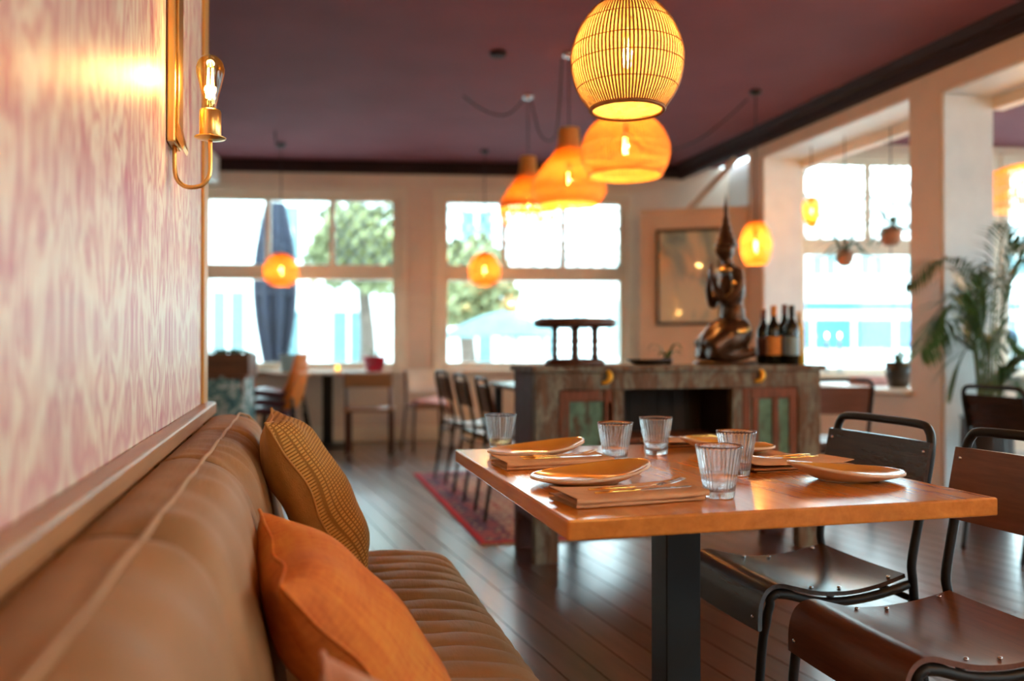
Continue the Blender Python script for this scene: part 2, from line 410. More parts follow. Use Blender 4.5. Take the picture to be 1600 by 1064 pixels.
def light_point(parent, loc, watts, col=(1, .67, .36), r=.03):
    ld = bpy.data.lights.new('bulb_light', 'POINT'); ld.energy = watts * LAMP; ld.color = col; ld.shadow_soft_size = r
    o = bpy.data.objects.new('bulb_light', ld); COL.objects.link(o); o.parent = parent; o.location = loc; return o
def arc(c, r, a0, a1, n, plane='XZ'):
    out = []
    for i in range(n + 1):
        a = R(a0 + (a1 - a0) * i / n); p = (c[0] + r*math.cos(a), c[1] + r*math.sin(a))
        out.append(p)
    return out
def smooth_path(pts, n=6):      # Catmull-Rom through the points
    P = [Vector(p) for p in pts]; out = []
    for i in range(len(P) - 1):
        a = P[max(i-1, 0)]; b = P[i]; c = P[i+1]; d = P[min(i+2, len(P)-1)]
        for k in range(n):
            t = k / n
            out.append(.5*((2*b) + (c - a)*t + (2*a - 5*b + 4*c - d)*t*t + (3*b - a - 3*c + d)*t**3))
    out.append(P[-1]); return out

CEIL = 3.12
WX = -.276                       # papered face of the left partition
# ------------------------------------------------------------------ far wall frame
A = Vector((-.93, 9.97, 0)); AR = R(-9.68)
FW = Matrix.Translation(A) @ Matrix.Rotation(AR, 4, 'Z'); FWI = FW.inverted()
def wall_hit(x, y, Mw, Mi):      # pixel -> wall local (s, z) on plane local y = 0
    o = Mi @ CAM; d = (Mi.to_3x3() @ ray(x, y)); t = -o.y / d.y; p = o + d*t; return p.x, p.z
def wall_panel(mb, x0, x1, y0, y1, z0, z1, holes):
    xs = sorted({x0, x1, *[h[0] for h in holes], *[h[1] for h in holes]}); xs = [x for x in xs if x0 <= x <= x1]
    for a, b in zip(xs, xs[1:]):
        mid = (a + b) / 2; hs = sorted([h for h in holes if h[0] < mid < h[1]], key=lambda h: h[2]); z = z0
        for h in hs:
            if h[2] > z + 1e-4: mb.box(a, b, y0, y1, z, h[2])
            z = h[3]
        if z < z1 - 1e-4: mb.box(a, b, y0, y1, z, z1)
def lattice(mb, x0, x1, z0, z1, y, step=.155, w=.010):
    def clip(p, q):
        (xa, za), (xb, zb) = p, q; t0, t1 = 0., 1.; dx, dz = xb - xa, zb - za
        for pp, qq in ((-dx, xa - x0), (dx, x1 - xa), (-dz, za - z0), (dz, z1 - za)):
            if abs(pp) < 1e-9:
                if qq < 0: return None
            else:
                r = qq / pp
                if pp < 0: t0 = max(t0, r)
                else: t1 = min(t1, r)
        return None if t0 >= t1 else ((xa + dx*t0, za + dz*t0), (xa + dx*t1, za + dz*t1))
    H = z1 - z0; k = 1.35; n = int((x1 - x0 + H) / step) + 6
    for i in range(-n, n):
        for sgn in (1, -1):
            xa = x0 + i*step if sgn > 0 else x1 - i*step
            c = clip((xa, z0), (xa + sgn*H/k, z1))
            if c: mb.tube([(c[0][0], y, c[0][1]), (c[1][0], y, c[1][1])], w, 4)
def make_window(n, Mw, x0, x1, z0, z1, tz0, tz1, mull, latt, fr=.075, yw=.06, lower_mull=(), casing=True, sill=True):
    r = root('window_%d' % n, Mw.translation, Mw.to_euler().z, kind='structure')
    f = MB()
    f.box(x0, x0 + fr, yw - .035, yw + .035, z0, z1); f.box(x1 - fr, x1, yw - .035, yw + .035, z0, z1)
    f.box(x0 + fr, x1 - fr, yw - .035, yw + .035, z0, z0 + fr); f.box(x0 + fr, x1 - fr, yw - .035, yw + .035, z1 - fr, z1)
    f.build('window_frame', M['cream_trim'], r, bevel=.006)
    t = MB(); t.box(x0 + fr, x1 - fr, yw - .045, yw + .045, tz0, tz1); t.build('transom', M['cream_trim'], r, bevel=.006)
    ms = [x0 + fr] + list(mull) + [x1 - fr]
    for mx in mull:
        MB().box(mx - .03, mx + .03, yw - .02, yw + .02, tz1, z1 - fr).build('mullion', M['cream_trim'], r, bevel=.004)
    for i, (a, b) in enumerate(zip(ms, ms[1:])):
        p = MB().box(a, b, yw - .003, yw + .003, tz1, z1 - fr).build('pane', M['glass_thin'], r)
        if latt[i]:
            l = MB(); lattice(l, a, b, tz1, z1 - fr, yw); tag(l.build('lead_lattice', M['bluegrey'], r), kind='stuff')
    ls = [x0 + fr] + list(lower_mull) + [x1 - fr]
    for mx in lower_mull: MB().box(mx - .02, mx + .02, yw - .02, yw + .02, z0 + fr, tz0).build('mullion', M['cream_trim'], r, bevel=.004)
    for a, b in zip(ls, ls[1:]): MB().box(a, b, yw - .003, yw + .003, z0 + fr, tz0).build('pane', M['glass_thin'], r)
    if casing:
        c = MB(); cw = .085
        c.box(x0 - cw, x0, -.025, .02, z0, z1 + cw); c.box(x1, x1 + cw, -.025, .02, z0, z1 + cw); c.box(x0, x1, -.025, .02, z1, z1 + cw)
        c.build('casing', M['cream_trim'], r, bevel=.006)
    if sill: MB().box(x0 - .1, x1 + .1, -.14, .03, z0 - .04, z0).build('window_sill', M['cream_trim'], r, bevel=.008)
    return r

# ------------------------------------------------------------------ structure
fl = MB().box(-2.9, 8.6, -2.8, 10.6, -.12, -.012).build('floor', M['plank']); structure(fl)
# floorboards, laid slightly askew to the walls
PD = Vector((-.0995, .995, 0)); PP = Vector((.995, .0995, 0)); PRZ = math.atan2(.0995, .995)
PW, PL = .122, 3.1
pm = MB().box(-PW/2 + .0022, PW/2 - .0022, 0, PL - .004, -.03, 0)
plank_mesh = {}
def plank(L):
    k = round(L, 2)
    if k not in plank_mesh:
        plank_mesh[k] = MB().box(-PW/2 + .0022, PW/2 - .0022, 0, k - .004, -.03, 0).mesh('plank', M['plank'])
    return plank_mesh[k]
i = 0; s = -.55
while s < 5.2:
    off = [0, 1.7, .8, 2.4, 1.2, .3][i % 6]; t = -.3 - off
    while t < 10.3:
        base = PP*s + PD*t
        tend = t + PL
        e = PP*s + PD*tend; lim = 9.97 - (e.x + .93)*.1706 - .01
        L = PL if e.y <= lim else max(.4, PL - (e.y - lim))
        L = round(L, 1)
        if base.y < lim - .4 and e.y > .1:
            o = bpy.data.objects.new('plank', plank(L)); COL.objects.link(o); o.parent = fl
            o.location = base; o.rotation_euler = (0, 0, PRZ)
        t += PL
    s += PW; i += 1

cl = MB().box(-2.9, 4.80, -2.8, 10.6, CEIL, CEIL + .1).build('ceiling', M['ceiling']); structure(cl)

# left papered partition
w = MB().box(-.42, WX, -2.7, 2.93, 0, CEIL).build('wall_left', M['wallpaper']); structure(w)
structure(MB().box(-.425, WX + .004, 2.93, 2.96, 0, CEIL).build('trim_1', M['white']))
structure(MB().box(WX, WX + .010, 2.84, 2.965, .87, CEIL).build('trim_2', M['wood_gold'], bevel=.003))
structure(MB().box(WX, -.238, -1.2, 2.955, .832, .872).build('trim_3', M['wood_ledge'], bevel=.006))
structure(MB().box(-2.9, -2.7, -2.8, 10.4, 0, CEIL).build('wall_far_left', M['cream']))
# back wall behind the camera; its window is an unseen addition for fill light
BW = Matrix.Translation((4.8, -2.6, 0)) @ Matrix.Rotation(PI, 4, 'Z')
bwp = MB(); bh = [(.3, 1.9, .8, 2.75)]
wall_panel(bwp, 0, 7.6, 0, .2, 0, CEIL, bh)
o = bwp.build('wall_back', M['cream'], loc=BW.translation, rot=(0, 0, PI)); structure(o)
for k, h in enumerate(bh):
    make_window(8 + k, BW, h[0], h[1], h[2], h[3], 1.83, 1.95, ((h[0]*2 + h[1])/3, (h[0] + 2*h[1])/3), (0, 0, 0))

# far wall and its two windows
s1a, _ = wall_hit(312, 420, FW, FWI); s1b, _ = wall_hit(624, 420, FW, FWI)
s2a, _ = wall_hit(689, 420, FW, FWI); s2b, _ = wall_hit(979, 420, FW, FWI)
m1 = [wall_hit(x, 400, FW, FWI)[0] for x in (417, 518)]
m2 = [wall_hit(x, 400, FW, FWI)[0] for x in (788, 881)]
ZS, ZT, ZB0, ZB1 = .80, 2.755, 1.80, 1.97
sm0, zm0 = wall_hit(1078, 334, FW, FWI); sm1, zm1 = wall_hit(1128, 305, FW, FWI)
fwp = MB(); holes = [(s1a, s1b, ZS, ZT), (s2a, s2b, ZS, ZT), (sm0, sm1 - .02, 2.35, 2.66)]
wall_panel(fwp, -2.0, 6.0, 0, .22, 0, CEIL, holes)
structure(fwp.build('wall_far', M['cream'], loc=A, rot=(0, 0, AR)))
make_window(1, FW, s1a, s1b, ZS, ZT, ZB0, ZB1, m1, (0, 0, 1))
make_window(2, FW, s2a, s2b, ZS, ZT, ZB0, ZB1, m2, (1, 1, 1))
r = root('window_3', A, AR, kind='structure')
MB().box(sm0, sm1, .05, .056, 2.35, 2.66).build('pane', M['glass_thin'], r)
structure(MB().box(-1.9, 5.4, -.03, 0, 0, .16).build('baseboard_far', M['cream_trim'], loc=A, rot=(0, 0, AR), bevel=.006))
structure(MB().box(-1.9, 5.4, -.10, 0, 2.985, CEIL).build('trim_4', M['cornice'], loc=A, rot=(0, 0, AR), bevel=.02))
# white bulkhead in the far left corner
structure(MB().box(-1.9, .18, -1.3, -.1, 2.84, CEIL).build('trim_5', M['white'], loc=A, rot=(0, 0, AR)))

# right wall: thick, with a window-like opening and a doorway to the porch
RX0, RX1 = 4.35, 4.77
rwp = MB()
Mr = Matrix(((0, 1, 0, 0), (1, 0, 0, 0), (0, 0, 1, 0), (0, 0, 0, 1)))
def rbox(y0, y1, z0, z1, x0=RX0, x1=RX1): rwp.box(x0, x1, y0, y1, z0, z1)
rbox(7.31, 7.57, 0, CEIL)                    # post
rbox(5.30, 7.31, 0, .715); rbox(5.30, 7.31, 2.87, CEIL)
rbox(4.99, 5.30, 0, CEIL)                    # pillar
rbox(2.6, 4.99, 2.82, CEIL)                  # doorway header
rbox(2.2, 2.6, 0, CEIL); rbox(-.6, 2.2, 2.82, CEIL); rbox(-.6, 2.2, 0, .715); rbox(-2.6, -.6, 0, CEIL)
structure(rwp.build('wall_right', M['tan_wall']))
# pale paint on the reveals
rv = MB()
rv.box(RX0 + .012, RX1, 7.295, 7.312, .72, 2.86); rv.box(RX0 + .012, RX1, 5.30, 7.30, 2.853, 2.871)
rv.box(RX0 + .012, RX1, 4.972, 4.992, 0, 2.81); rv.box(RX0 + .012, RX1, 2.6, 4.98, 2.80, 2.821)
structure(rv.build('trim_6', M['grey_white']))
structure(MB().box(RX0 - .05, RX1 + .04, 5.29, 7.31, .70, .735).build('trim_7', M['cream_trim'], bevel=.008))
hd = MB(); hd.box(RX1, RX1 + .10, 5.30, 7.40, 2.775, 2.90); hd.box(RX1, RX1 + .10, 2.6, 4.99, 2.72, 2.86)
structure(hd.build('trim_8', M['cream'], bevel=.006))
co = MB(); co.prism([(RX0 - .14, CEIL), (RX0 - .11, 3.06), (RX0 - .06, 3.05), (RX0 - .05, 2.985), (RX0, 2.975), (RX0, CEIL)], -2.6, 9.1)
structure(co.build('trim_9', M['cornice']))
# little step trim on the pillar (chair rail)
structure(MB().box(RX0 - .012, RX0, 4.99, 5.31, 1.06, 1.075).build('trim_10', M['tan_wall'], bevel=.004))

# recess beyond the screen wall
structure(MB().box(4.90, 5.0, 7.62, 9.0, 0, CEIL).build('wall_recess', M['white']))
cp = MB(); cpl = [(4.80, -2.8), (8.5, -2.8), (8.5, 7.0), (4.80, 7.62)]
cp.add([(x, y, z) for z in (3.06, 3.16) for x, y in cpl], [(3, 2, 1, 0), (4, 5, 6, 7), (0, 1, 5, 4), (1, 2, 6, 5), (2, 3, 7, 6), (3, 0, 4, 7)])
structure(cp.build('ceiling_porch', M['ceiling']))
# low screen wall with the picture
pa = atD(1001, 560, 8.75); pb = atD(1180, 560, 8.45)
SD = Vector((pb.x - pa.x, pb.y - pa.y, 0)); SL = SD.length; SRZ = math.atan2(SD.y, SD.x)
SW = Matrix.Translation((pa.x, pa.y, 0)) @ Matrix.Rotation(SRZ, 4, 'Z'); SWI = SW.inverted()
structure(MB().box(0, SL, 0, .10, 0, 2.43).build('wall_screen', M['tan_wall'], loc=SW.translation, rot=(0, 0, SRZ)))
structure(MB().box(-.01, SL, -.02, .12, 2.40, 2.45).build('trim_11', M['tan_wall'], loc=SW.translation, rot=(0, 0, SRZ), bevel=.006))
# brace beam rising through the recess
structure(MB().tube([atD(1075, 330, 9.0), atD(1150, 248, 8.6)], .035, 4).build('trim_12', M['tan_wall']))

# porch
PWm = Matrix.Translation((4.77, 7.47, 0)) @ Matrix.Rotation(AR, 4, 'Z'); PWI = PWm.inverted()
q = [wall_hit(x, 400, PWm, PWI)[0] for x in (1254, 1360, 1462, 1548, 1576)]
ppw = MB(); ph = [(q[0], q[3], .80, 2.90), (q[4], q[4] + 1.0, .80, 2.90)]
wall_panel(ppw, -.05, 3.7, 0, .2, 0, 3.06, ph)
structure(ppw.build('wall_porch_end', M['cream'], loc=PWm.translation, rot=(0, 0, AR)))
make_window(4, PWm, ph[0][0], ph[0][1], .80, 2.90, 1.965, 2.125, q[1:3], (1, 1, 1), fr=.04)
make_window(5, PWm, ph[1][0], ph[1][1], .80, 2.90, 1.985, 2.105, (q[4] + .5,), (1, 1), fr=.03)
POM = Matrix.Translation((8.3, 7.0, 0)) @ Matrix.Rotation(-PI/2, 4, 'Z')
pop = MB(); oh = [(.3, 4.3, .6, 2.85), (4.7, 9.2, .6, 2.85)]
wall_panel(pop, 0, 9.8, 0, .2, 0, 3.06, oh)
structure(pop.build('wall_porch_side', M['cream'], loc=POM.translation, rot=(0, 0, -PI/2)))
for k, h in enumerate(oh):
    d = (h[1] - h[0]) / 4
    make_window(6 + k, POM, h[0], h[1], h[2], h[3], 1.985, 2.105, [h[0] + d*j for j in (1, 2, 3)], (1, 1, 1, 1), lower_mull=[h[0] + 2*d], fr=.04)
structure(MB().box(4.6, 8.5, -2.8, -2.6, 0, 3.06).build('wall_porch_back', M['cream']))

# ================================================================== FOREGROUND
# ------------------------------------------------------------------ banquette
bn = root('banquette_bench', (0, 0, 0), 0, 'long brown suede banquette with ribbed seat along the pink papered wall', 'bench')
BACK = [(-.238, .832), (-.205, .840), (-.165, .838), (-.125, .826), (-.092, .795), (-.070, .745), (-.052, .67), (-.035, .58), (-.018, .49), (-.005, .40)]
bp = smooth_path([(x, 0, z) for x, z in BACK], 4)
def back_piece(y0, y1, ends, nw):
    mb = MB(); L = y1 - y0; nu = 44; nv = len(bp) - 1
    ph = random.random() * 6
    def fn(u, v):
        u = .5 - .5*math.cos(PI*u); p = bp[round(v * nv)]; y = y0 + L*u
        e = min(u, 1 - u) * L
        puff = .030 * (1 - math.exp(-e / .024)) - .030 - .022 * math.exp(-e / .006)
        if ends[1] and u > .5: puff -= .05 * math.exp(-(1 - u)*L / .05)
        wr = .0055 * math.sin(u * nw * PI + ph + 2.2*v) * (.4 + .6*math.exp(-e / .16)) + .003 * math.sin(9*v + 11*u + ph) + .004 * max(0, math.sin(6*v - 14*u + 2*ph))**6
        d = puff + wr
        top = max(0, 1 - v * 3.2)
        k = d * (1 - .55 * top)
        return (p.x + k * .85, y, p.z + k * .5)
    mb.grid(fn, nu, nv)
    # back side and bottom close the shell
    n0 = len(mb.v); vs = []
    prof = [fn(0, j / nv) for j in range(nv + 1)]; prof2 = [fn(1, j / nv) for j in range(nv + 1)]
    mb.add(prof + [(-.238, y0, .40)], [tuple(range(nv + 2))]); mb.add(prof2 + [(-.238, y1, .40)], [tuple(range(nv + 2))[::-1]])
    return mb.build('back_cushion', M['bench'], bn, smooth=True)
cuts = [-.35, .38, 1.07, 1.765, 2.33, 2.90]
for i in range(5): back_piece(cuts[i] + .001, cuts[i+1] - .001, (0, i == 4), [9, 9, 9, 13, 17][i])
for yc in cuts[1:-1]:  # dark cord in each back cushion crease stands in for its shade
    MB().tube([(p.x - .016 - .006*(1 - p.z), yc, p.z - .011) for p in bp[4:]], .0055, 6).build('seam', M['crease_shade'], bn, smooth=True)
pp_ = [(-.160, y, .8385 + .002 * math.sin(y * 23)) for y in [(-.35 + .05*k) for k in range(65)]]
pp_ += [(-.135, 2.88, .828), (-.10, 2.885, .79), (-.072, 2.885, .70), (-.05, 2.885, .60)]
MB().tube(pp_, .0042, 6).build('piping', M['piping'], bn, smooth=True)
# seat: padded channels running front to back
SEAT = [(-.03, .405), (.06, .42), (.2, .428), (.34, .426), (.43, .412), (.478, .385), (.502, .345), (.507, .29), (.503, .25)]
spth = smooth_path([(x, 0, z) for x, z in SEAT], 4)
def seat_piece(y0, y1):
    n = max(1, round((y1 - y0) / .088)); L = y1 - y0; mb = MB(); nv = len(spth) - 1
    def fn(u, v):
        p = spth[round(v * nv)]; t = (u * n) % 1.0
        if u >= 1: t = 1
        b = abs(math.sin(PI * t)) ** .45 * .012 - .012
        e = min(u, 1 - u) * L; b -= .018 * math.exp(-e / .012)
        rip = .0016 * math.sin(40*p.x + 5*u*n)
        return (p.x + b * (.2 + .8*max(0, (p.x - .36)/.13)), y0 + L*u, p.z + (b + rip) * (1 if p.z > .38 else .3))
    mb.grid(fn, n * 10, nv)
    a = [fn(0, j / nv) for j in range(nv + 1)]; c = [fn(1, j / nv) for j in range(nv + 1)]
    mb.add(a + [(-.03, y0, .25)], [tuple(range(nv + 2))]); mb.add(c + [(-.03, y1, .25)], [tuple(range(nv + 2))[::-1]])
    mb.build('seat_cushion', M['bench'], bn, smooth=True)
for a, b in ((-.3, .72), (.72, 1.43), (1.43, 2.14), (2.14, 2.68)): seat_piece(a + .002, b - .002)
MB().box(-.236, .44, -.3, 2.66, 0, .25).build('base', M['dark_wood'], bn, bevel=.01)
MB().box(-.236, -.03, -.3, 2.66, .25, .40).build('back_support', M['dark_wood'], bn)

# ------------------------------------------------------------------ cushions
def cushion(name, size, thick, mats, loc, lean, yaw, label, roll=0, tagp=False, sag=.0):
    r = root(name, loc, 0, label, 'cushion', 'scatter cushions on the banquette')
    r.rotation_mode = 'QUATERNION'
    # local X = up along the cushion, local Y = along the bench, local Z = outward
    q = Matrix.Rotation(yaw, 3, 'Z') @ Matrix.Rotation(lean, 3, 'Y').inverted() @ Matrix(((0, 0, 1), (0, 1, 0), (-1, 0, 0))).inverted()
    up = Vector((-math.sin(lean), 0, math.cos(lean))); out = Vector((math.cos(lean), 0, math.sin(lean))); side = Vector((0, 1, 0))
    m = Matrix((up, out.cross(up), out)).transposed()
    m = Matrix.Rotation(yaw, 3, 'Z') @ m @ Matrix.Rotation(roll, 3, 'Z')
    r.rotation_quaternion = m.to_quaternion()
    h = size / 2
    def side_fn(sg):
        def fn(u, v):
            a = 2*u - 1; b = 2*v - 1
            pin = 1 - .075 * (1 - abs(b)**2.2) * abs(a)**3; pin2 = 1 - .075 * (1 - abs(a)**2.2) * abs(b)**3
            t = ((1 - abs(a)**2.6) * (1 - abs(b)**2.6)) ** .55
            wob = .006 * math.sin(7*a + 3*b) * math.sin(5*b - 2*a) + .003 * math.sin(6*b + 5*a) * (1 - t) + sag * (a*a - .4) * .5
            return (a * h * pin, b * h * pin2, sg * (t * thick/2) + wob * (1 - .0))
        return fn
    MB().grid(side_fn(1), 40, 40).build('front_panel', mats[0], r, smooth=True)
    MB().grid(side_fn(-1), 40, 40).build('back_panel', mats[1], r, smooth=True)
    f = side_fn(1); e = []
    for k in range(40): e.append(f(k/40, 0))
    for k in range(40): e.append(f(1, k/40))
    for k in range(40): e.append(f(1 - k/40, 1))
    for k in range(40): e.append(f(0, 1 - k/40))
    MB().tube(e, .0032, 5, closed=True).build('seam', mats[1], r, smooth=True)
    if tagp:
        p = Vector(f(.955, .02))
        t = MB().box(p.x - .016, p.x + .012, p.y - .012, p.y + .006, p.z - .0015 - .004, p.z + .001 - .004)
        o = t.build('cloth_tag', M['paper_cream'], r); o['label'] = 'small cream cloth tag'
    return r
cushion('scatter_cushion', .47, .17, (M['mustard'], M['mustard_plain']), (.058, 2.275, .672), R(29), R(0), 'mustard waffle-weave cushion with a small cloth tag leaning on the banquette back', 0, True)
cushion('scatter_cushion', .47, .19, (M['orange_slub'], M['orange_slub']), (.108, 1.475, .548), R(38), R(4), 'burnt orange slub-linen cushion in front of the mustard one on the banquette', R(3))
cushion('scatter_cushion', .44, .16, (M['pink_slub'], M['pink_slub']), (.17, .80, .522), R(38), R(0), 'pale rose cushion of which only a corner shows at the bottom edge', R(0))

# ------------------------------------------------------------------ dining table
TX0, TX1, TY0, TY1, TZ = .462, 1.362, 1.41, 2.46, .75
tb = root('dining_table', ((TX0 + TX1)/2, (TY0 + TY1)/2, 0), 0, 'honey wood dining table on a square black post, laid for four', 'table')
MB().box(-.45, .45, -.525, .525, .714, TZ).build('tabletop', M['table_wood'], tb, bevel=.004)
MB().box(-.045, .045, -.045, .045, .03, .705).build('post', M['black_metal'], tb, bevel=.003)
MB().box(-.20, .20, -.24, .24, .705, .7138).build('mounting_plate', M['black_metal'], tb)
MB().box(-.28, .28, -.30, .30, 0.001, .03).build('base_plate', M['black_metal'], tb, bevel=.004)

# ------------------------------------------------------------------ tumblers
def make_tumbler():
    r = root('tumbler', (0, 0, 0), 0, 'x', 'glass', 'ribbed tumblers on the laid table')
    H = .104; n = 240
    outer = [(.0285, 0), (.0300, .003), (.0335, .03), (.0400, .066), (.0460, .098), (.0470, H)]
    inner = [(.0454, H), (.0440, .097), (.0372, .066), (.0312, .032), (.0275, .017), (.018, .0135), (.0001, .0125)]
    prof = [(.0001, .002), (.020, .002)] + outer + inner
    def rm(th, j):
        if j in (3, 4, 5, 9, 10, 11): return 1 + (.008 if j < 8 else -.022) * math.cos(30*th)
        return 1.0
    MB().lathe(prof, n, rmod=rm).build('glass_body', M['tumbler'], r, smooth=True)
    return r
t0 = make_tumbler()
spots = [((.588, 2.418), 'clear ribbed tumbler with an orange reflection painted into its water, behind the far left plate', .034, 'reflection_tint'),
         ((.815, 2.09), 'clear ribbed tumbler at the right end of the far left napkin', .040, 'water'),
         ((.985, 2.215), 'clear ribbed tumbler nearest the middle of the far table edge', .036, 'water'),
         ((1.008, 1.81), 'clear ribbed tumbler half hidden behind the nearest tumbler', .030, 'water'),
         ((.826, 1.552), 'clear ribbed tumbler nearest the camera at the end of the near napkin', .047, 'water')]
for i, ((x, y), lab, lv, mt) in enumerate(spots):
    g = t0 if i == 0 else dup(t0)
    g.location = (x, y, TZ + .0005); g['label'] = lab; g.rotation_euler = (0, 0, i * .1)
wl = MB()
def liquid(lv):
    def ri(z):
        P = [(.0125, .018), (.017, .0275), (.032, .0312), (.068, .0375)]
        for (z0, r0), (z1, r1) in zip(P, P[1:]):
            if z0 <= z <= z1: return r0 + (r1 - r0)*(z - z0)/(z1 - z0)
        return .03
    return [(.0001, .0131), (.0172, .0140), (.0268, .0175), (ri(.032) - .0007 if lv > .032 else ri(lv) - .0007, min(lv, .032)), (ri(lv) - .0007, lv), (.0001, lv)]
for g, (p, lab, lv, mt) in zip([o for o in bpy.data.objects if o.name.startswith('tumbler') and o.parent is None], spots):
    MB().lathe(liquid(lv), 40).build('drink', M[mt], g, smooth=True)

# ------------------------------------------------------------------ plates (oval, one side swept up)
def make_plate():
    r = root('plate', (0, 0, 0), 0, 'x', 'plate', 'oval ochre plates on the laid table')
    def rim(th): return .137, .103
    def up(th): return .026 * max(0, math.cos(th) * .5 + .5) ** 2.2
    rings_t = [0.001, .3, .55, .75, .9, .975, 1.0]
    mb = MB(); n = 56
    def pt(k, th, top):
        x, y = k * .137 * math.cos(th), k * .103 * math.sin(th)
        z = .008 + .012 * max(0, (k - .5) / .5) ** 1.7 + up(th) * max(0, (k - .25) / .75) ** 1.5
        return (x, y, z if top else max(.0008 if k < .56 else 0, z - .0062 - .002 * (k < .56)))
    def ringpts(k, top): return [pt(k, 2*PI*j/n, top) for j in range(n)]
    prof = [(k, True) for k in rings_t] + [(1.006, False)] + [(k, False) for k in rings_t[::-1][1:]]
    vs = []; fs = []; mi = []
    for k, top in prof: vs += ringpts(k, top)
    b = MB()
    for j in range(len(prof) - 1):
        for i in range(n): fs.append((j*n + i, j*n + (i+1) % n, (j+1)*n + (i+1) % n, (j+1)*n + i)); mi.append(0 if j < 6 else 1)
    b.v = [tuple(v) for v in vs]; b.f = fs; b.mi = mi
    b.build('dish', [M['glaze'], M['stoneware']], r, smooth=True)
    f = MB(); f.lathe([(.058, 0), (.064, 0), (.066, .006), (.056, .006)], 40)
    f.v = [(x, y * .76, z) for x, y, z in f.v]; f.build('foot', M['stoneware'], r, smooth=True)
    return r
p0 = make_plate()
for i, (x, y, rz, lab) in enumerate(((.640, 1.79, R(4), 'ochre oval plate beside the near left napkin, nearest the banquette front'),
                                     (.650, 2.262, R(4), 'ochre oval plate at the far left, in front of the amber drink'),
                                     (1.205, 2.215, R(176), 'ochre oval plate at the far right, behind the tumblers'),
                                     (1.212, 1.685, R(182), 'ochre oval plate at the near right in front of the chair backs'))):
    p = p0 if i == 0 else dup(p0)
    p.location = (x, y, TZ + .0005); p.rotation_euler = (0, 0, rz); p['label'] = lab

# ------------------------------------------------------------------ napkins and cutlery
def make_napkin():
    r = root('napkin', (0, 0, 0), 0, 'x', 'napkin', 'folded tan napkins on the laid table')
    def layer(z0, z1, L, Wd, dx, sd):
        rr = random.Random(sd); mb = MB(); n = 22
        ph = rr.random() * 6
        loop = []
        # folded cloth: U-shaped section along X, fold on the near (-Y) side
        h = z1 - z0; t = .0017
        sec = [(Wd/2, z1), (-Wd/2 + h*.6, z1), (-Wd/2 + h*.15, z1 - h*.15), (-Wd/2, z0 + h*.5), (-Wd/2 + h*.15, z0 + h*.15), (-Wd/2 + h*.6, z0), (Wd/2, z0),
               (Wd/2, z0 + t), (-Wd/2 + h*.7, z0 + t), (-Wd/2 + h*.35, z0 + h*.5), (-Wd/2 + h*.7, z1 - t), (Wd/2, z1 - t)]
        def fn(u, v):
            k = round(v * len(sec)) % len(sec); y, z = sec[k]; x = dx + (u - .5) * L
            return (x, y + .0022*math.sin(9*u + ph), z + ((.0016*math.sin(7*u + ph + 30*y) + .004*max(0, abs(2*u - 1) - .8)/.2) if z > z0 + t*1.5 else 0))
        mb.grid(fn, n, len(sec)); o = mb.build('cloth_fold', M['linen_napkin'], r, smooth=True); e_ = o.modifiers.new('edge_split', 'EDGE_SPLIT'); e_.split_angle = R(75)
    layer(.0005, .0062, .275, .132, -.003, 1); layer(.0074, .0175, .285, .136, .002, 2)
    return r
n0 = make_napkin()
naps = [(.642, 1.578, R(6), 'tan folded napkin at the near left corner with gold cutlery on it'),
        (.640, 2.082, R(4), 'tan folded napkin between the two left plates'),
        (1.185, 2.392, R(178), 'tan folded napkin at the far right behind the tumblers'),
        (1.200, 1.895, R(183), 'tan folded napkin behind the near right plate')]
def knife_mb():
    mb = MB()
    mb.tube([(-.10, 0, .004), (-.06, 0, .0045), (-.02, 0, .004), (.0, 0, .0035)], [.0035, .0052, .0042, .003], 8, flat=.55, up=(0, 0, 1))
    return mb
def blade_mb():
    return MB().add([(0, -.004, .003), (.10, -.009, .003), (.118, -.002, .003), (.112, .006, .003), (0, .004, .003),
                     (0, -.004, .0042), (.10, -.009, .0038), (.118, -.002, .0036), (.112, .006, .0042), (0, .004, .0046)],
                    [(4,3,2,1,0), (5,6,7,8,9), (0,1,6,5), (1,2,7,6), (2,3,8,7), (3,4,9,8), (4,0,5,9)])
def fork_head():
    mb = MB(); mb.tube([(0, 0, .0035), (.03, 0, .004), (.045, 0, .0055), (.058, 0, .007)], [.0028, .003, .006, .0105], 8, flat=.22, up=(0, 0, 1))
    for k in range(4):
        y = (-.0085 + .0057*k)
        mb.tube([(.056, y*.9, .007), (.075, y, .0085), (.095, y, .0125), (.108, y, .017)], [.0022, .0020, .0017, .0008], 6, flat=.7, up=(0, 0, 1))
    return mb
k0 = root('table_knife', (0, 0, 0), 0, 'x', 'knife', 'gold-handled knives'); knife_mb().build('handle', M['gold'], k0, smooth=True); blade_mb().build('blade', M['chrome'], k0, bevel=.0004)
f0 = root('table_fork', (0, 0, 0), 0, 'x', 'fork', 'gold-handled forks'); knife_mb().build('handle', M['gold'], f0, smooth=True); fork_head().build('tines', M['chrome'], f0, smooth=True)
where = ['on the near left napkin', 'on the napkin between the left plates', 'on the far right napkin', 'on the napkin behind the near right plate']
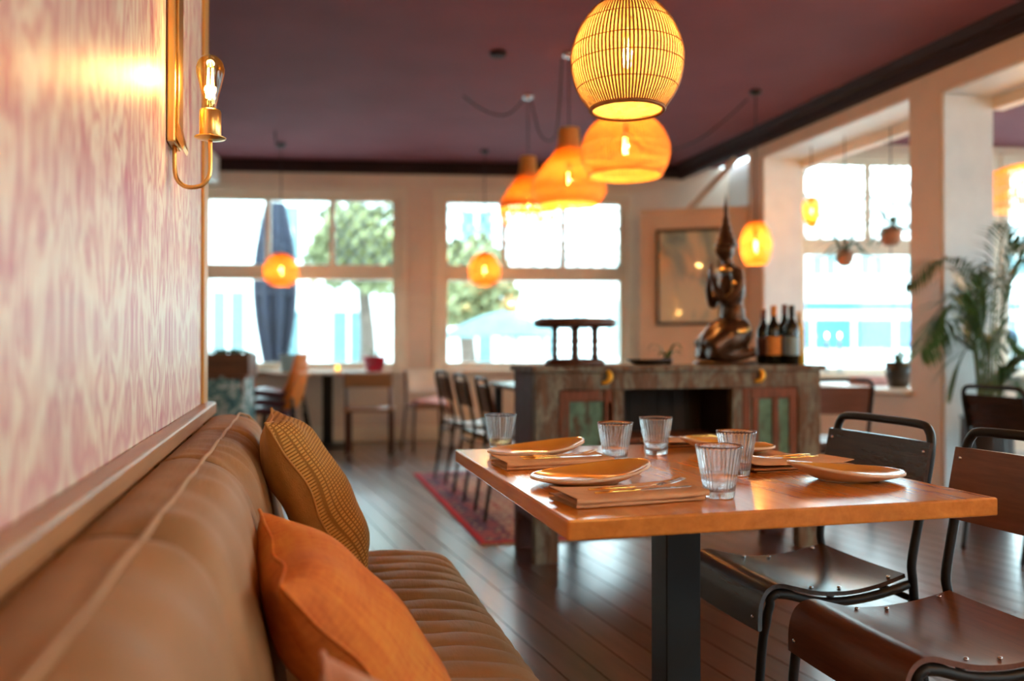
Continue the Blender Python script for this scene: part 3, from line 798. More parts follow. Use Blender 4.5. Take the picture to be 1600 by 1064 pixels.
for i, (x, y, rz, lab) in enumerate(naps):
    nn = n0 if i == 0 else dup(n0)
    nn.location = (x, y, TZ + .0005); nn.rotation_euler = (0, 0, rz); nn['label'] = lab
    kk = k0 if i == 0 else dup(k0); ff = f0 if i == 0 else dup(f0)
    c, s_ = math.cos(rz), math.sin(rz)
    def pl(lx, ly): return (x + lx*c - ly*s_, y + lx*s_ + ly*c, TZ + .0203)
    kk.location = pl(.008, -.036); kk.rotation_euler = (0, 0, rz + R(3)); kk['label'] = 'gold-handled table knife ' + where[i]
    ff.location = pl(.014, -.004); ff.rotation_euler = (0, 0, rz - R(2)); ff['label'] = 'gold-handled table fork ' + where[i]

# ------------------------------------------------------------------ plywood and tube chairs
SP = [(.205, .462), (.12, .443), (.03, .434), (-.05, .438), (-.11, .452), (-.155, .464), (-.185, .461), (-.207, .445), (-.219, .418), (-.223, .385), (-.223, .352)]
sp_s = smooth_path([(x, 0, z) for x, z in SP], 3)
def make_chair(seat_mat, back_mat, label, group):
    r = root('plywood_chair', (0, 0, 0), 0, label, 'chair', group)
    nv = len(sp_s) - 1; th = .011
    nr = []
    for i in range(nv + 1):
        a = sp_s[max(0, i-1)]; b = sp_s[min(nv, i+1)]; t = (b - a).normalized(); nr.append(Vector((-t.z, 0, t.x)))
    def top(u, v):
        i = round(v * nv); p = sp_s[i]; w = .19 - .012*max(0, (p.x - .05)/.155) ; y = (2*u - 1) * w
        return (p.x, y, p.z + .004*(2*u - 1)**2)
    def bot(u, v):
        i = round(v * nv); q = top(u, v); n = nr[i]; s = 1
        return (q[0] + n.x*th*s, q[1], q[2] + n.z*th*s)
    mb = MB(); mb.grid(top, 12, nv); mb.grid(bot, 12, nv)
    for u in (0, 1):
        mb.add([top(u, j/nv) for j in range(nv + 1)] + [bot(u, j/nv) for j in range(nv + 1)], [(j, j+1, j+nv+2, j+nv+1) for j in range(nv)])
    for v in (0, 1):
        mb.add([top(k/12, v) for k in range(13)] + [bot(k/12, v) for k in range(13)], [(k, k+1, k+14, k+13) for k in range(12)])
    seat = mb.build('seat', seat_mat, r, smooth=True); es = seat.modifiers.new('edge_split', 'EDGE_SPLIT'); es.split_angle = R(50)
    tr = .0115
    for sg in (-1, 1):
        y = sg * .186; pts = [(-.238, y, .002), (-.224, y, .30)]
        under = [(p.x - n.x*0, y, p.z - th - tr*.9) for p, n in zip(sp_s, nr)]
        rail = [(p.x + (.024 if p.z < .44 and p.x < -.19 else .012 if p.x < -.17 else 0), y, p.z - (th + tr if p.x > -.17 else th + tr - .004)) for p in sp_s if p.z > .39][::-1]
        path = smooth_path([(-.232, y, .002), (-.212, y, .30)] + rail[::2] + [(.215, y, .442)], 3)
        MB().tube(path, tr, 8).build('leg', M['black_metal'], r, smooth=True)
        rear = smooth_path([(.285, y, .002), (.255, y, .2), (.222, y, .40)], 4)
        MB().tube(rear, tr, 8).build('leg', M['black_metal'], r, smooth=True)
    hoop = [(.222, -.192, .40), (.216, -.194, .455), (.212, -.196, .50), (.232, -.197, .60), (.262, -.198, .74), (.272, -.196, .80), (.276, -.184, .832), (.278, -.150, .846),
            (.284, 0, .848), (.278, .150, .846), (.276, .184, .832), (.272, .196, .80), (.262, .198, .74), (.232, .197, .60), (.212, .196, .50), (.216, .194, .455), (.222, .192, .40)]
    MB().tube(smooth_path(hoop, 4), tr, 8).build('back_frame', M['black_metal'], r, smooth=True)
    MB().tube([(.226, -.19, .40), (.226, .19, .40)], .009, 8).build('stretcher', M['black_metal'], r, smooth=True)
    MB().tube([(-.10, -.186, .425), (-.10, .186, .425)], .009, 8).build('stretcher', M['black_metal'], r, smooth=True)
    def bk(off):
        def fn(u, v):
            a = 2*u - 1; z = .635 + .17*v; x = .226 + (z - .60)*.21 + .022*(1 - a*a) * .55 - .002 + off
            return (x + (-.008 if abs(a) > .9 else 0)*0, a * .212, z)
        return fn
    nb = 16; mb = MB(); f1, f2 = bk(-.012), bk(-.001)
    mb.grid(f1, nb, 3); mb.grid(f2, nb, 3)
    for v in (0, 1): mb.add([f1(k/nb, v) for k in range(nb+1)] + [f2(k/nb, v) for k in range(nb+1)], [(k, k+1, k+nb+2, k+nb+1) for k in range(nb)])
    for u in (0, 1): mb.add([f1(u, k/3) for k in range(4)] + [f2(u, k/3) for k in range(4)], [(k, k+1, k+5, k+4) for k in range(3)])
    bo = mb.build('backrest', back_mat, r, smooth=True); es = bo.modifiers.new('edge_split', 'EDGE_SPLIT'); es.split_angle = R(50)
    riv = MB().ell((0, 0, 0), (.0055, .0055, .0035), 10, 6).mesh('rivet', M['chrome'], True)
    def rivet(parent, p, rot=(0, 0, 0)):
        o = bpy.data.objects.new('rivet', riv); COL.objects.link(o); o.parent = parent; o.location = p; o.rotation_euler = rot
    for x, z in ((.165, .4545), (.02, .437), (-.06, .4425)):
        for y in (-.165, .165): rivet(seat, (x, y, z + .0035))
    for y in (-.165, .165): rivet(seat, (-.224, y, .385), (0, R(-90), 0))
    for y in (-.192, .192):
        for z in (.675, .78): rivet(bo, (.214 + (z - .60)*.21, y, z), (0, R(-78), 0))
    return r
G4 = 'plywood chairs with black tube frames'
ch = make_chair(M['ply_dark'], M['ply_dark'], 'dark plywood chair with black tube frame at the far right of the laid table', G4)
ch.location = (1.325, 2.065, 0)
ch2 = make_chair(M['ply_red'], M['ply_red'], 'red-brown plywood chair with black tube frame nearest the camera', G4)
ch2.location = (1.325, 1.555, 0)
p = onz(1592, 884, 0)
dup(ch, (p.x + .29, p.y + .17, 0), PI, 'dark tube-framed chair cut off at the right edge of the picture')
p = atD(1285, 700, 5.5)
dup(ch2, (p.x, p.y, 0), R(-100), 'brown-backed tube chair standing just right of the green cabinet')
# three chairs at the table behind the cabinet
for k, (yy, lab) in enumerate(((5.12, 'brown-backed chair on the rug nearest the green cabinet'), (5.82, 'brown-backed chair on the rug, middle of the row of three'), (6.60, 'brown-backed chair at the far end of the rug'))):
    dup(ch2, (1.40, yy, .011), PI + R(3*(k-1)), lab)

# ------------------------------------------------------------------ wall sconce
sy = 2.115
sn = root('wall_sconce', (WX, sy, 1.45), 0, 'brass wall sconce with a glowing filament bulb on the pink wallpaper', 'wall lamp')
mb = MB(); mb.box(0.001, .020, -.055, .055, .065, .56)
mb.build('back_plate', M['brass'], sn, bevel=.004)
mb = MB(); mb.prism([(.020, .075), (.034, .05), (.038, .06), (.026, .11), (.026, .50), (.020, .55)], -.038, .038); mb.build('face_plate', M['brass'], sn, bevel=.002)
armp = [(.012, 0, .068), (.012, 0, .02), (.016, 0, -.008), (.030, 0, -.024), (.05, 0, -.028), (.072, 0, -.022), (.086, 0, -.004), (.090, 0, .02), (.090, 0, .085)]
MB().tube(smooth_path(armp, 5), .0052, 10).build('arm', M['brass'], sn, smooth=True)
MB().lathe([(.0001, .083), (.010, .083), (.034, .088), (.036, .0905), (.034, .0915), (.008, .088), (.0001, .088)], 32, (.09, 0, 0)).build('drip_dish', M['brass'], sn, smooth=True)
MB().lathe([(.0001, .089), (.0225, .089), (.0245, .092), (.0245, .150), (.0225, .155), (.016, .156), (.0001, .156)], 28, (.09, 0, 0)).build('lamp_holder', M['brass'], sn, smooth=True)
def bulb(parent, c, s=1.0, watts=2.0, up=1, wf=True):
    pr = [(.013, 0), (.0135, .012), (.018, .032), (.025, .058), (.0315, .085), (.0325, .098), (.029, .113), (.019, .125), (.007, .130), (.0001, .131)]
    b = MB().lathe([(r_*s, z*s*up) for r_, z in pr], 28).build('bulb', M['bulb_glass'], parent, smooth=True, loc=c)
    fm = MB()
    for k in range(4):
        a = k*PI/2 + .4; fm.tube([(.009*s*math.cos(a), .009*s*math.sin(a), .028*s*up), (.006*s*math.cos(a + .5), .006*s*math.sin(a + .5), .098*s*up)], .0022*s, 6)
    fm.build('filament', M['filament'], b)
    return light_point(parent, (c[0], c[1], c[2] + .07*s*up), watts, r=.022*s)
bulb(sn, (.09, 0, .154), 1.0, 2.0)

# ================================================================== PENDANTS
def shade_mesh(prof, nrib, rings, rib_w, ring_w, flat=.35, steps=16):
    P = smooth_path([(r_, 0, z) for r_, z in prof], 6); mb = MB()
    P = [P[round(i * (len(P) - 1) / steps)] for i in range(steps + 1)]
    for k in range(nrib):
        a = 2*PI*k/nrib; ca, sa = math.cos(a), math.sin(a)
        mb.tube([(p.x*ca, p.x*sa, p.z) for p in P], rib_w, 4, flat=flat, up=(ca, sa, .001))
    Pf = smooth_path([(r_, 0, z) for r_, z in prof], 12)
    for f in rings:
        p = Pf[min(len(Pf) - 1, round(f * (len(Pf) - 1)))]
        mb.tube([(p.x*1.004*math.cos(2*PI*j/48), p.x*1.004*math.sin(2*PI*j/48), p.z) for j in range(48)], ring_w, 4, closed=True)
    return mb
def pendant(label, c, prof, nrib, rings, rw, gw, mat, watts, bs=1.0, hook=None, group='rattan pendant lamps', name='pendant_lamp', bulb_z=None, ceil=CEIL, rims=()):
    r = root(name, c, 0, label, 'pendant lamp', group)
    tag(shade_mesh(prof, nrib, rings, rw, gw).build('shade', mat, r, smooth=False), kind='stuff')
    ztop = prof[0][1]; zc = ceil - c[2]
    for (rr, zz) in rims:
        MB().tube([(rr*math.cos(2*PI*j/48), rr*math.sin(2*PI*j/48), zz) for j in range(48)], .006, 6, closed=True).build('rim', mat, r, smooth=True)
    bz = bulb_z if bulb_z is not None else ztop - .09
    MB().lathe([(.0001, bz + .06), (.012, bz + .06), (.02, bz + .05), (.021, bz), (.014, bz - .005), (.0001, bz - .005)], 20).build('lamp_holder', M['black_metal'], r, smooth=True)
    bulb(r, (0, 0, bz - .002), bs, watts, -1)
    MB().tube([(0, 0, bz + .055), (0, 0, zc - .03)], .0042, 6).build('cord', M['cord'], r, smooth=True)
    MB().lathe([(.0001, zc - .036), (.03, zc - .036), (.045, zc - .02), (.046, zc - .001), (.0001, zc - .001)], 24).build('ceiling_cup', M['chrome'] if hook else M['black_metal'], r, smooth=True)
    return r
def dz(y, D): return CAM.z + (542 - y) / F_PX * D
# bamboo globe over the laid table
D1 = 2.32; g1 = atD(980, 90, D1); k1 = D1 / F_PX
gz = [(.05, 99), (.34, 92), (.64, 72), (.87, 42), (.985, 12), (1.0, -8), (.95, -36), (.83, -60), (.645, -82)]
gl = pendant('bamboo globe lamp with upright slats, nearest and largest of the hanging lamps', (g1.x, g1.y, g1.z), [(r_*88*k1, z*k1) for r_, z in gz], 92, (.0, .18, .34, .5, .66, .82, 1.0), .0028, .0014, M['bamboo'], 3.4, .85, rims=((.645*88*k1, -82*k1),), bulb_z=45*k1)
lp = smooth_path([(r_*86*k1, 0, z*k1) for r_, z in gz], 5)
MB().lathe([(p.x, p.z) for p in lp[1:]], 64).build('lining', M['sheer'], gl, smooth=True)
D2 = 4.95; g2 = atD(977, 226, D2); k2 = D2 / F_PX
pf = [(.10, 52), (.42, 46), (.74, 30), (.94, 8), (1.0, -10), (.96, -28), (.82, -48)]
pendant('rounded rattan dome lamp hanging just below the bamboo globe', (g2.x, g2.y, g2.z), [(r_*69*k2, z*k2) for r_, z in pf], 84, [i/34 for i in range(35)], .0044, .0030, M['rattan'], 10, 1.0, rims=((.82*69*k2, -48*k2),), bulb_z=18*k2)
bell = [(.27, 60), (.29, 42), (.33, 30), (.52, 14), (.80, -6), (.97, -26), (1.0, -38), (.90, -50), (.78, -58)]
D3 = 6.02; g3 = atD(889, 262, D3); k3 = D3 / F_PX
pendant('bell-shaped rattan lamp in the middle of the hanging group', (g3.x, g3.y, g3.z), [(r_*58*k3, z*k3) for r_, z in bell], 84, [i/40 for i in range(41)], .0058, .0036, M['rattan'], 12, 1.0, True, bulb_z=-2*k3)
D4 = 7.03; g4 = atD(825, 300, D4); k4 = D4 / F_PX
bell2 = [(.27, 54), (.29, 40), (.33, 29), (.52, 14), (.82, -6), (.98, -20), (1.0, -26)]
p4 = pendant('bell-shaped rattan lamp with an open lacy hem, farthest of the group', (g4.x, g4.y, g4.z), [(r_*45*k4, z*k4) for r_, z in bell2], 84, [i/36 for i in range(37)], .0062, .0042, M['rattan'], 11, 1.0, True, bulb_z=-2*k4)
lm = shade_mesh([(45*k4, -26*k4), (43*k4, -38*k4), (37*k4, -50*k4)], 44, (0, .33, .66, 1), .006, .006)
tag(lm.build('lace_hem', M['rattan'], p4), kind='stuff')
small = [(.12, 26), (.55, 21), (.9, 8), (1.0, -4), (.9, -16), (.66, -23), (.5, -25)]
for (x, y, D, w_, lab) in ((439, 421, 8.7, 27, 'small round orange lamp hanging before the left window'), (757, 420, 9.0, 25, 'small round orange lamp hanging before the middle window')):
    g = atD(x, y, D); k = D / F_PX
    pendant(lab, (g.x, g.y, g.z), [(r_*w_*k, z*k) for r_, z in small], 60, [i/22 for i in range(23)], .0062, .0046, M['rattan'], 7, 1.0, bulb_z=8*k)
g = atD(1181, 380, 6.9); k = 6.9 / F_PX
pendant('tall amber rattan lamp hanging behind the kneeling statue', (g.x, g.y, g.z), [(r_*24*k, z*k) for r_, z in ((.3, 34), (.62, 28), (.96, 8), (1, -6), (.86, -22), (.7, -32))], 60, [i/26 for i in range(27)], .0034, .003, M['rattan'], 8, 1.0, bulb_z=10*k)
g = atD(1618, 292, 6.3); k = 6.3 / F_PX
pendant('wide flat rattan lamp in the porch at the right edge', (g.x, g.y, g.z), [(r_*70*k, z*k) for r_, z in ((.2, 36), (.6, 32), (.92, 22), (1, 4), (.98, -18), (.9, -34))], 90, [i/14 for i in range(15)], .004, .003, M['rattan'], 12, 1.0, ceil=3.06, bulb_z=14*k)
g = atD(1268, 332, 7.7); k = 7.7 / F_PX
pendant('little lantern with warm glow hanging in the porch window corner', (g.x, g.y, g.z), [(r_*13*k, z*k) for r_, z in ((.3, 24), (.9, 18), (1, 4), (.8, -12), (.5, -22))], 40, [i/12 for i in range(13)], .0035, .003, M['rattan'], 4, .8, ceil=3.06, bulb_z=12*k)
# swagged cables
def cable(label, pts, grp='slack lamp cables under the ceiling'):
    tag(MB().tube(smooth_path(pts, 6), .006, 6).build('lamp_cable', M['cord'], smooth=True), label, 'cable', grp)
def hk(x, y, D): return atD(x, y, D)
cable('slack black cable between the two farthest bell lamps', [hk(829, 153, 7.0), hk(834, 175, 6.9), hk(843, 208, 6.75), hk(856, 220, 6.55), hk(868, 210, 6.35), hk(874, 165, 6.15), hk(878, 92, 6.02)])
a_ = onz(724, 150, CEIL - .004)
cable('slack black cable sagging left from the farthest bell lamp', [a_, atD(745, 166, 7.05), atD(770, 178, 7.05), atD(795, 178, 7.05), atD(818, 156, 7.03)])
cable('slack black cable running left from the lamp behind the statue', [atD(1168, 155, 6.9), atD(1130, 190, 7.1), atD(1085, 222, 7.4), onz(1040, 238, CEIL - .004)])
cable('slack black cable reaching back from the small left lamp', [onz(430, 205, CEIL - .004), atD(431, 222, 8.2), atD(435, 236, 8.7)])
p = onz(778, 82, CEIL); tag(MB().lathe([(.0001, -.03), (.05, -.028), (.06, -.012), (.06, -.001), (.0001, -.001)], 28).build('smoke_detector', M['cornice'], smooth=True, loc=p), 'small dark round detector on the plum ceiling', 'detector')
# ================================================================== CABINET AND WHAT STANDS ON IT
CY = 3.97; CX0, CX1 = 1.135, 2.70; CZ = .955; CDp = .40
def cx(x): return onY(x, 620, CY).x
cb = root('console_cabinet', (0, 0, 0), 0, 'weathered green and grey timber console cabinet with open middle bay', 'cabinet')
MB().box(CX0 - .02, CX1 + .02, CY - .02, CY + CDp, CZ - .028, CZ).build('top', M['cab_frame'], cb, bevel=.004)
MB().box(CX0 + .02, CX1 - .02, CY - .004, CY + .03, CZ - .115, CZ - .029).build('top_rail', M['cab_frame'], cb, bevel=.004)
xa = [cx(x) for x in (831, 872, 946, 957, 976, 983, 1143, 1163, 1182, 1240, 1283)]
for (a, b) in ((CX0, CX0 + .12), (CX1 - .13, CX1)):
    MB().box(a, b, CY - .006, CY + .06, 0, CZ - .029).build('post', M['cab_frame'], cb, bevel=.005)
    MB().box(a, b, CY + CDp - .07, CY + CDp - .002, 0, CZ - .029).build('post', M['cab_side'], cb, bevel=.005)
for x in (CX0, CX1 - .025): MB().box(x, x + .022, CY + .06, CY + CDp - .07, .20, CZ - .03).build('side_panel', M['cab_side'], cb)
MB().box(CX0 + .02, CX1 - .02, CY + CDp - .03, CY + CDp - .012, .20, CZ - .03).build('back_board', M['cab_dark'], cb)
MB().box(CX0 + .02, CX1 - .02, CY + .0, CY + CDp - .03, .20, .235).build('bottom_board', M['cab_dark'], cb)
MB().box(CX0 + .05, CX1 - .05, CY - .004, CY + .03, .19, .26).build('bottom_rail', M['cab_frame'], cb, bevel=.004)
DZ0, DZ1 = .262, CZ - .118
bl, br = xa[5] - .03, xa[6] + .005
MB().box(bl - .05, bl, CY - .004, CY + .05, DZ0, DZ1).build('stile', M['cab_frame'], cb, bevel=.004)
MB().box(br, br + .055, CY - .004, CY + .05, DZ0, DZ1).build('stile', M['cab_frame'], cb, bevel=.004)
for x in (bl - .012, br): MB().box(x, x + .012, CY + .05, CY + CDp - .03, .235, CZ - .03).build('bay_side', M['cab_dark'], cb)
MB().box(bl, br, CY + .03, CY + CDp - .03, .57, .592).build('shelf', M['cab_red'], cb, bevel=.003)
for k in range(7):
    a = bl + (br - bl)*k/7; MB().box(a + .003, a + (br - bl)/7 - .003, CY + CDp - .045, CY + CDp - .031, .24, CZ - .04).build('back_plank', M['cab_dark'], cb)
def cab_door(x0, x1, splits):
    d = MB(); fw = .045
    d.box(x0, x0 + fw, CY, CY + .028, DZ0, DZ1); d.box(x1 - fw, x1, CY, CY + .028, DZ0, DZ1)
    d.box(x0 + fw, x1 - fw, CY, CY + .028, DZ1 - .055, DZ1); d.box(x0 + fw, x1 - fw, CY, CY + .028, DZ0, DZ0 + .06)
    for s_ in splits: d.box(s_ - .018, s_ + .018, CY, CY + .028, DZ0 + .06, DZ1 - .055)
    dr = d.build('door', M['cab_red'], cb, bevel=.005)
    e = [x0 + fw] + [v for s_ in splits for v in (s_ - .018, s_ + .018)] + [x1 - fw]
    for a, b in zip(e[0::2], e[1::2]): MB().box(a, b, CY + .010, CY + .022, DZ0 + .06, DZ1 - .055).build('door_panel', M['cab_green'], dr, bevel=.003)
    return dr
d1 = cab_door(CX0 + .125, bl - .055, [xa[3] - .01])
d2 = cab_door(br + .06, CX1 - .135, [br + .135, (br + .17 + CX1 - .18)/2])
for dr, x in ((d1, cx(945)), (d2, cx(1183))):
    l = MB().tube(smooth_path([(x - .022, CY - .012, .873), (x + .004, CY - .022, .878), (x + .020, CY - .024, .900), (x + .014, CY - .018, .925), (x + .004, CY - .010, .934)], 4), [.006 + .008*math.sin(PI*i/16) for i in range(17)], 8)
    l.build('latch', M['yellow_brass'], dr, smooth=True)

# carved stand with a disc top
p = atD(899, 560, 4.38)
st = root('carved_stool', (p.x, 4.17, CZ), 0, 'small dark carved stool with disc top and turned legs on the cabinet', 'stool')
MB().lathe([(.0001, .195), (.185, .195), (.205, .200), (.213, .215), (.208, .232), (.19, .238), (.0001, .238)], 40).build('top', M['dark_wood'], st, smooth=True)
MB().lathe([(.0001, 0), (.150, 0), (.156, .012), (.150, .026), (.135, .034), (.0001, .036)], 40).build('base', M['dark_wood'], st, smooth=True)
lg = MB().lathe([(.012, .034), (.016, .045), (.010, .06), (.015, .085), (.009, .105), (.016, .125), (.010, .145), (.014, .16), (.011, .175), (.02, .197)], 14).mesh('leg', M['dark_wood'], True)
for k in range(6):
    o = bpy.data.objects.new('leg', lg); COL.objects.link(o); o.parent = st; a = 2*PI*k/6 + .26; o.location = (.118*math.cos(a), .118*math.sin(a), 0)
# dark dish with a bead of light on the rim
p = atD(1022, 562, 4.45)
tag(MB().lathe([(.0001, .004), (.06, .003), (.07, .0), (.075, .004), (.105, .018), (.118, .026), (.116, .029), (.10, .022), (.06, .010), (.0001, .009)], 40).build('shallow_dish', M['pot_dark'], smooth=True, loc=(p.x, 4.20, CZ + .0005)), 'shallow dark dish on the cabinet between stool and statue', 'dish')
# statue: kneeling crowned figure, knees to the left
p = atD(1140, 560, 4.45)
p = onY(1133, 560, 4.19)
su = root('kneeling_statue', (p.x, 4.19, CZ), 0, 'dark gilded kneeling figure with tall pointed crown on the cabinet', 'statue')
mb = MB()
def limb(pts, rs): mb.tube(smooth_path(pts, 5), [rs[0] + 0]*1 + [0]*0 if False else [rs[min(len(rs)-1, int(i/5))] + (rs[min(len(rs)-1, int(i/5)+1)] - rs[min(len(rs)-1, int(i/5))])*((i % 5)/5) for i in range((len(pts)-1)*5 + 1)], 14)
for s_ in (-1, 1):
    limb([(.055, s_*.035, .115), (-.03, s_*.055, .105), (-.12, s_*.065, .055)], [.066, .070, .050])       # thigh, knees to the left
    limb([(-.13, s_*.065, .045), (-.02, s_*.06, .033), (.10, s_*.05, .035)], [.036, .036, .026])           # shin under
    limb([(.10, s_*.05, .032), (.135, s_*.05, .05), (.14, s_*.05, .02)], [.024, .02, .014])                 # foot on its toes
    limb([(.02, s_*.085, .425), (.015, s_*.115, .335), (-.035, s_*.085, .27)], [.036, .033, .027])          # upper arm
    limb([(-.035, s_*.085, .27), (-.075, s_*.045, .34), (-.085, s_*.012, .40)], [.022, .018, .013])         # forearm raised to join hands
    limb([(-.085, s_*.012, .40), (-.084, s_*.008, .44), (-.080, s_*.004, .475)], [.014, .012, .005])
mb.ell((-.005, 0, .125), (.150, .105, .085), rot=Matrix.Rotation(R(-24), 3, 'Y')); mb.ell((.065, 0, .135), (.085, .100, .085)); mb.ell((.045, 0, .22), (.062, .076, .10)); mb.ell((.035, 0, .345), (.070, .092, .105)); mb.ell((.025, 0, .415), (.050, .108, .042))
limb([(.022, 0, .44), (.012, 0, .49)], [.030, .026])
mb.ell((0.002, 0, .535), (.050, .043, .060)); mb.ell((-.048, 0, .530), (.014, .010, .014)); mb.ell((-.040, 0, .508), (.014, .016, .008))
for s_ in (-1, 1): mb.ell((.008, s_*.044, .527), (.010, .007, .026))
bo = mb.build('figure', M['bronze'], su, smooth=True, loc=(0, 0, .014))
rm_ = bo.modifiers.new('fuse', 'REMESH'); rm_.mode = 'VOXEL'; rm_.voxel_size = .0065; rm_.use_smooth_shade = True
sm_ = bo.modifiers.new('soften', 'SMOOTH'); sm_.iterations = 4; sm_.factor = .5
MB().lathe([(.050, .555), (.060, .560), (.060, .572), (.048, .580), (.052, .592), (.040, .604), (.043, .616), (.030, .634), (.032, .646), (.020, .668), (.021, .680), (.012, .71), (.012, .735), (.005, .78), (.0005, .815)], 20, (.006, 0, 0)).build('crown', M['bronze'], su, smooth=True)
MB().lathe([(.030, .43), (.058, .437), (.064, .445), (.058, .453), (.040, .463), (.030, .47)], 24, (.022, 0, 0)).build('collar', M['brass'], su, smooth=True)
for s_ in (-1, 1):
    MB().lathe([(.031, -.010), (.034, 0), (.031, .010)], 14).build('armlet', M['brass'], su, smooth=True, loc=(.017, s_*.108, .375))
sash = MB().tube(smooth_path([(.0, -.07, .19), (-.02, -.078, .165), (.03, -.098, .155), (.09, -.085, .165), (.12, 0, .17), (.09, .085, .165), (.03, .098, .155), (-.02, .078, .165), (0, .07, .19)], 4), .012, 8)
sash.build('sash', M['brass'], su, smooth=True)
MB().lathe([(.0001, 0), (.165, 0), (.170, .008), (.158, .016), (.0001, .017)], 36).build('plinth', M['bronze'], su, smooth=True)
su.scale = (1.0, 1.0, 1.14)
# bottles
def make_bottle(name, mat, cap, lab, H=.315, r_=.0385):
    r = root(name, (0, 0, 0), 0, 'x', 'bottle', 'bottles at the right end of the cabinet')
    b = MB().lathe([(.0001, .004), (r_*.7, .0), (r_, .004), (r_, H*.58), (r_*.9, H*.65), (.019, H*.74), (.0145, H*.80), (.0140, H*.985), (.0125, H), (.0001, H)], 26).build('bottle_body', mat, r, smooth=True)
    MB().lathe([(.0150, H*.83), (.0155, H*.835), (.0155, H*1.0), (.0001, H*1.003)], 22).build('capsule', cap, r, smooth=True)
    MB().lathe([(r_ + .0006, H*.16), (r_ + .0007, H*.165), (r_ + .0007, H*.47), (r_ + .0006, H*.475)], 26).build('paper_label', lab, r, smooth=True)
    return r
bots = [(1193, 4.22, M['bottle'], M['capsule'], M['capsule'], 'dark wine bottle with dark label next to the statue', .30),
        (1209, 4.08, M['bottle'], M['paper_orange'], M['paper_orange'], 'dark wine bottle with an orange capsule and label', .315),
        (1226, 4.13, M['bottle'], M['capsule'], M['capsule'], 'dark wine bottle with dark red capsule third from the statue', .325),
        (1237, 4.03, M['bottle'], M['black_metal'], M['bluegrey'], 'dark wine bottle with a blue-grey label', .315),
        (1249, 4.09, M['bottle_yellow'], M['paper_cream'], M['bottle_yellow'], 'slim yellow bottle at the right end of the bottle row', .285)]
for x, y, m_, c_, l_, lab, h_ in bots:
    b = make_bottle('wine_bottle', m_, c_, l_, h_, .030 if m_ is M['bottle_yellow'] else .0385); q_ = onY(x, 560, y); b.location = (q_.x, y, CZ + .0005); b['label'] = lab
# long leaf behind the dish: small strap-leaf plant in a bowl
def strap_plant(label, loc, n, L, mat, potr=.05, poth=.05, potm=None, drop=.3, seed=1, name='potted_plant', cat='plant', rise=.6):
    rr = random.Random(seed); r = root(name, loc, 0, label, cat)
    MB().lathe([(.0001, 0), (potr*.7, 0), (potr*.95, poth*.5), (potr, poth), (potr*.9, poth), (potr*.85, poth*.8), (.0001, poth*.78)], 28).build('pot', potm or M['pot_dark'], r, smooth=True)
    for k in range(n):
        a = 2*PI*k/n + rr.random()*.5; l = L*(.7 + .5*rr.random()); ca, sa = math.cos(a), math.sin(a); up_ = rise*(.6 + .7*rr.random())
        pts = smooth_path([(.01*ca, .01*sa, poth*.8), (l*.35*ca, l*.35*sa, poth + l*up_*.7), (l*.75*ca, l*.75*sa, poth + l*(up_ - drop*.2)), (l*ca, l*sa, poth + l*(up_ - drop))], 3)
        w = [.006 + .016*math.sin(PI*min(1, i/(len(pts)-1)*.95 + .05)) for i in range(len(pts))]
        MB().tube(pts, [x*max(.4, L/.3) for x in w], 4, flat=.12, up=(0, 0, 1)).build('leaf', mat, r, smooth=True)
    return r
q_ = atD(1050, 560, 4.6)
strap_plant('little strap-leaved plant on the cabinet beside the statue', (q_.x, 4.30, CZ + .0005), 7, .11, M['leaf'], .03, .035, None, .35, 4)

# ================================================================== RUG AND THE TABLE ON IT
rg = root('persian_rug', (.97 + .85, 4.43 + 1.3, .001), 0, 'red patterned rug under the dining set behind the cabinet', 'rug')
MB().box(-.85, .85, -1.3, 1.3, 0, .010).build('pile', M['rug'], rg, bevel=.003)
fr_ = MB()
for k in range(160):
    x = -.845 + 1.69*k/159
    for s_ in (-1, 1): fr_.tube([(x, s_*1.30, .005), (x + random.uniform(-.006, .006), s_*1.345, .003)], .0022, 4)
tag(fr_.build('fringe', M['paper_cream'], rg), kind='stuff')
dt = root('dark_table', (1.98, 5.85, .011), 0, 'long dark table standing on the red rug behind the cabinet', 'table')
MB().box(-.40, .40, -1.05, 1.05, .715, .75).build('tabletop', M['ply_dark'], dt, bevel=.004)
for x in (-.34, .34):
    for y in (-.98, .98): MB().box(x - .03, x + .03, y - .03, y + .03, 0, .715).build('leg', M['black_metal'], dt, bevel=.003)
for k, (x, y) in enumerate(((1.72, 5.25), (1.80, 5.75), (1.74, 6.25))):
    t_ = dup(t0, (x, y, .7615), .3*k, ['clear tumbler on the dark table nearest the cabinet', 'clear tumbler in the middle of the dark table', 'clear tumbler at the far part of the dark table'][k])
    t_['group'] = 'tumblers on the dark table'

# ================================================================== PICTURE
x0_, z0_ = wall_hit(1026, 508, SW, SWI); x1_, z1_ = wall_hit(1128, 356, SW, SWI)
pc = root('framed_print', SW @ Vector(((x0_ + x1_)/2, -.002, (z0_ + z1_)/2)), SRZ, 'dark-framed glazed print hanging on the tan screen wall', 'picture')
w2, h2 = (x1_ - x0_)/2, (z1_ - z0_)/2; f_ = MB(); ft = .03
f_.box(-w2, -w2 + ft, -.03, 0, -h2, h2); f_.box(w2 - ft, w2, -.03, 0, -h2, h2); f_.box(-w2 + ft, w2 - ft, -.03, 0, -h2, -h2 + ft); f_.box(-w2 + ft, w2 - ft, -.03, 0, h2 - ft, h2)
f_.build('frame', M['pot_dark'], pc, bevel=.004)
MB().box(-w2 + ft, w2 - ft, -.014, -.001, -h2 + ft, h2 - ft).build('print', M['art'], pc)

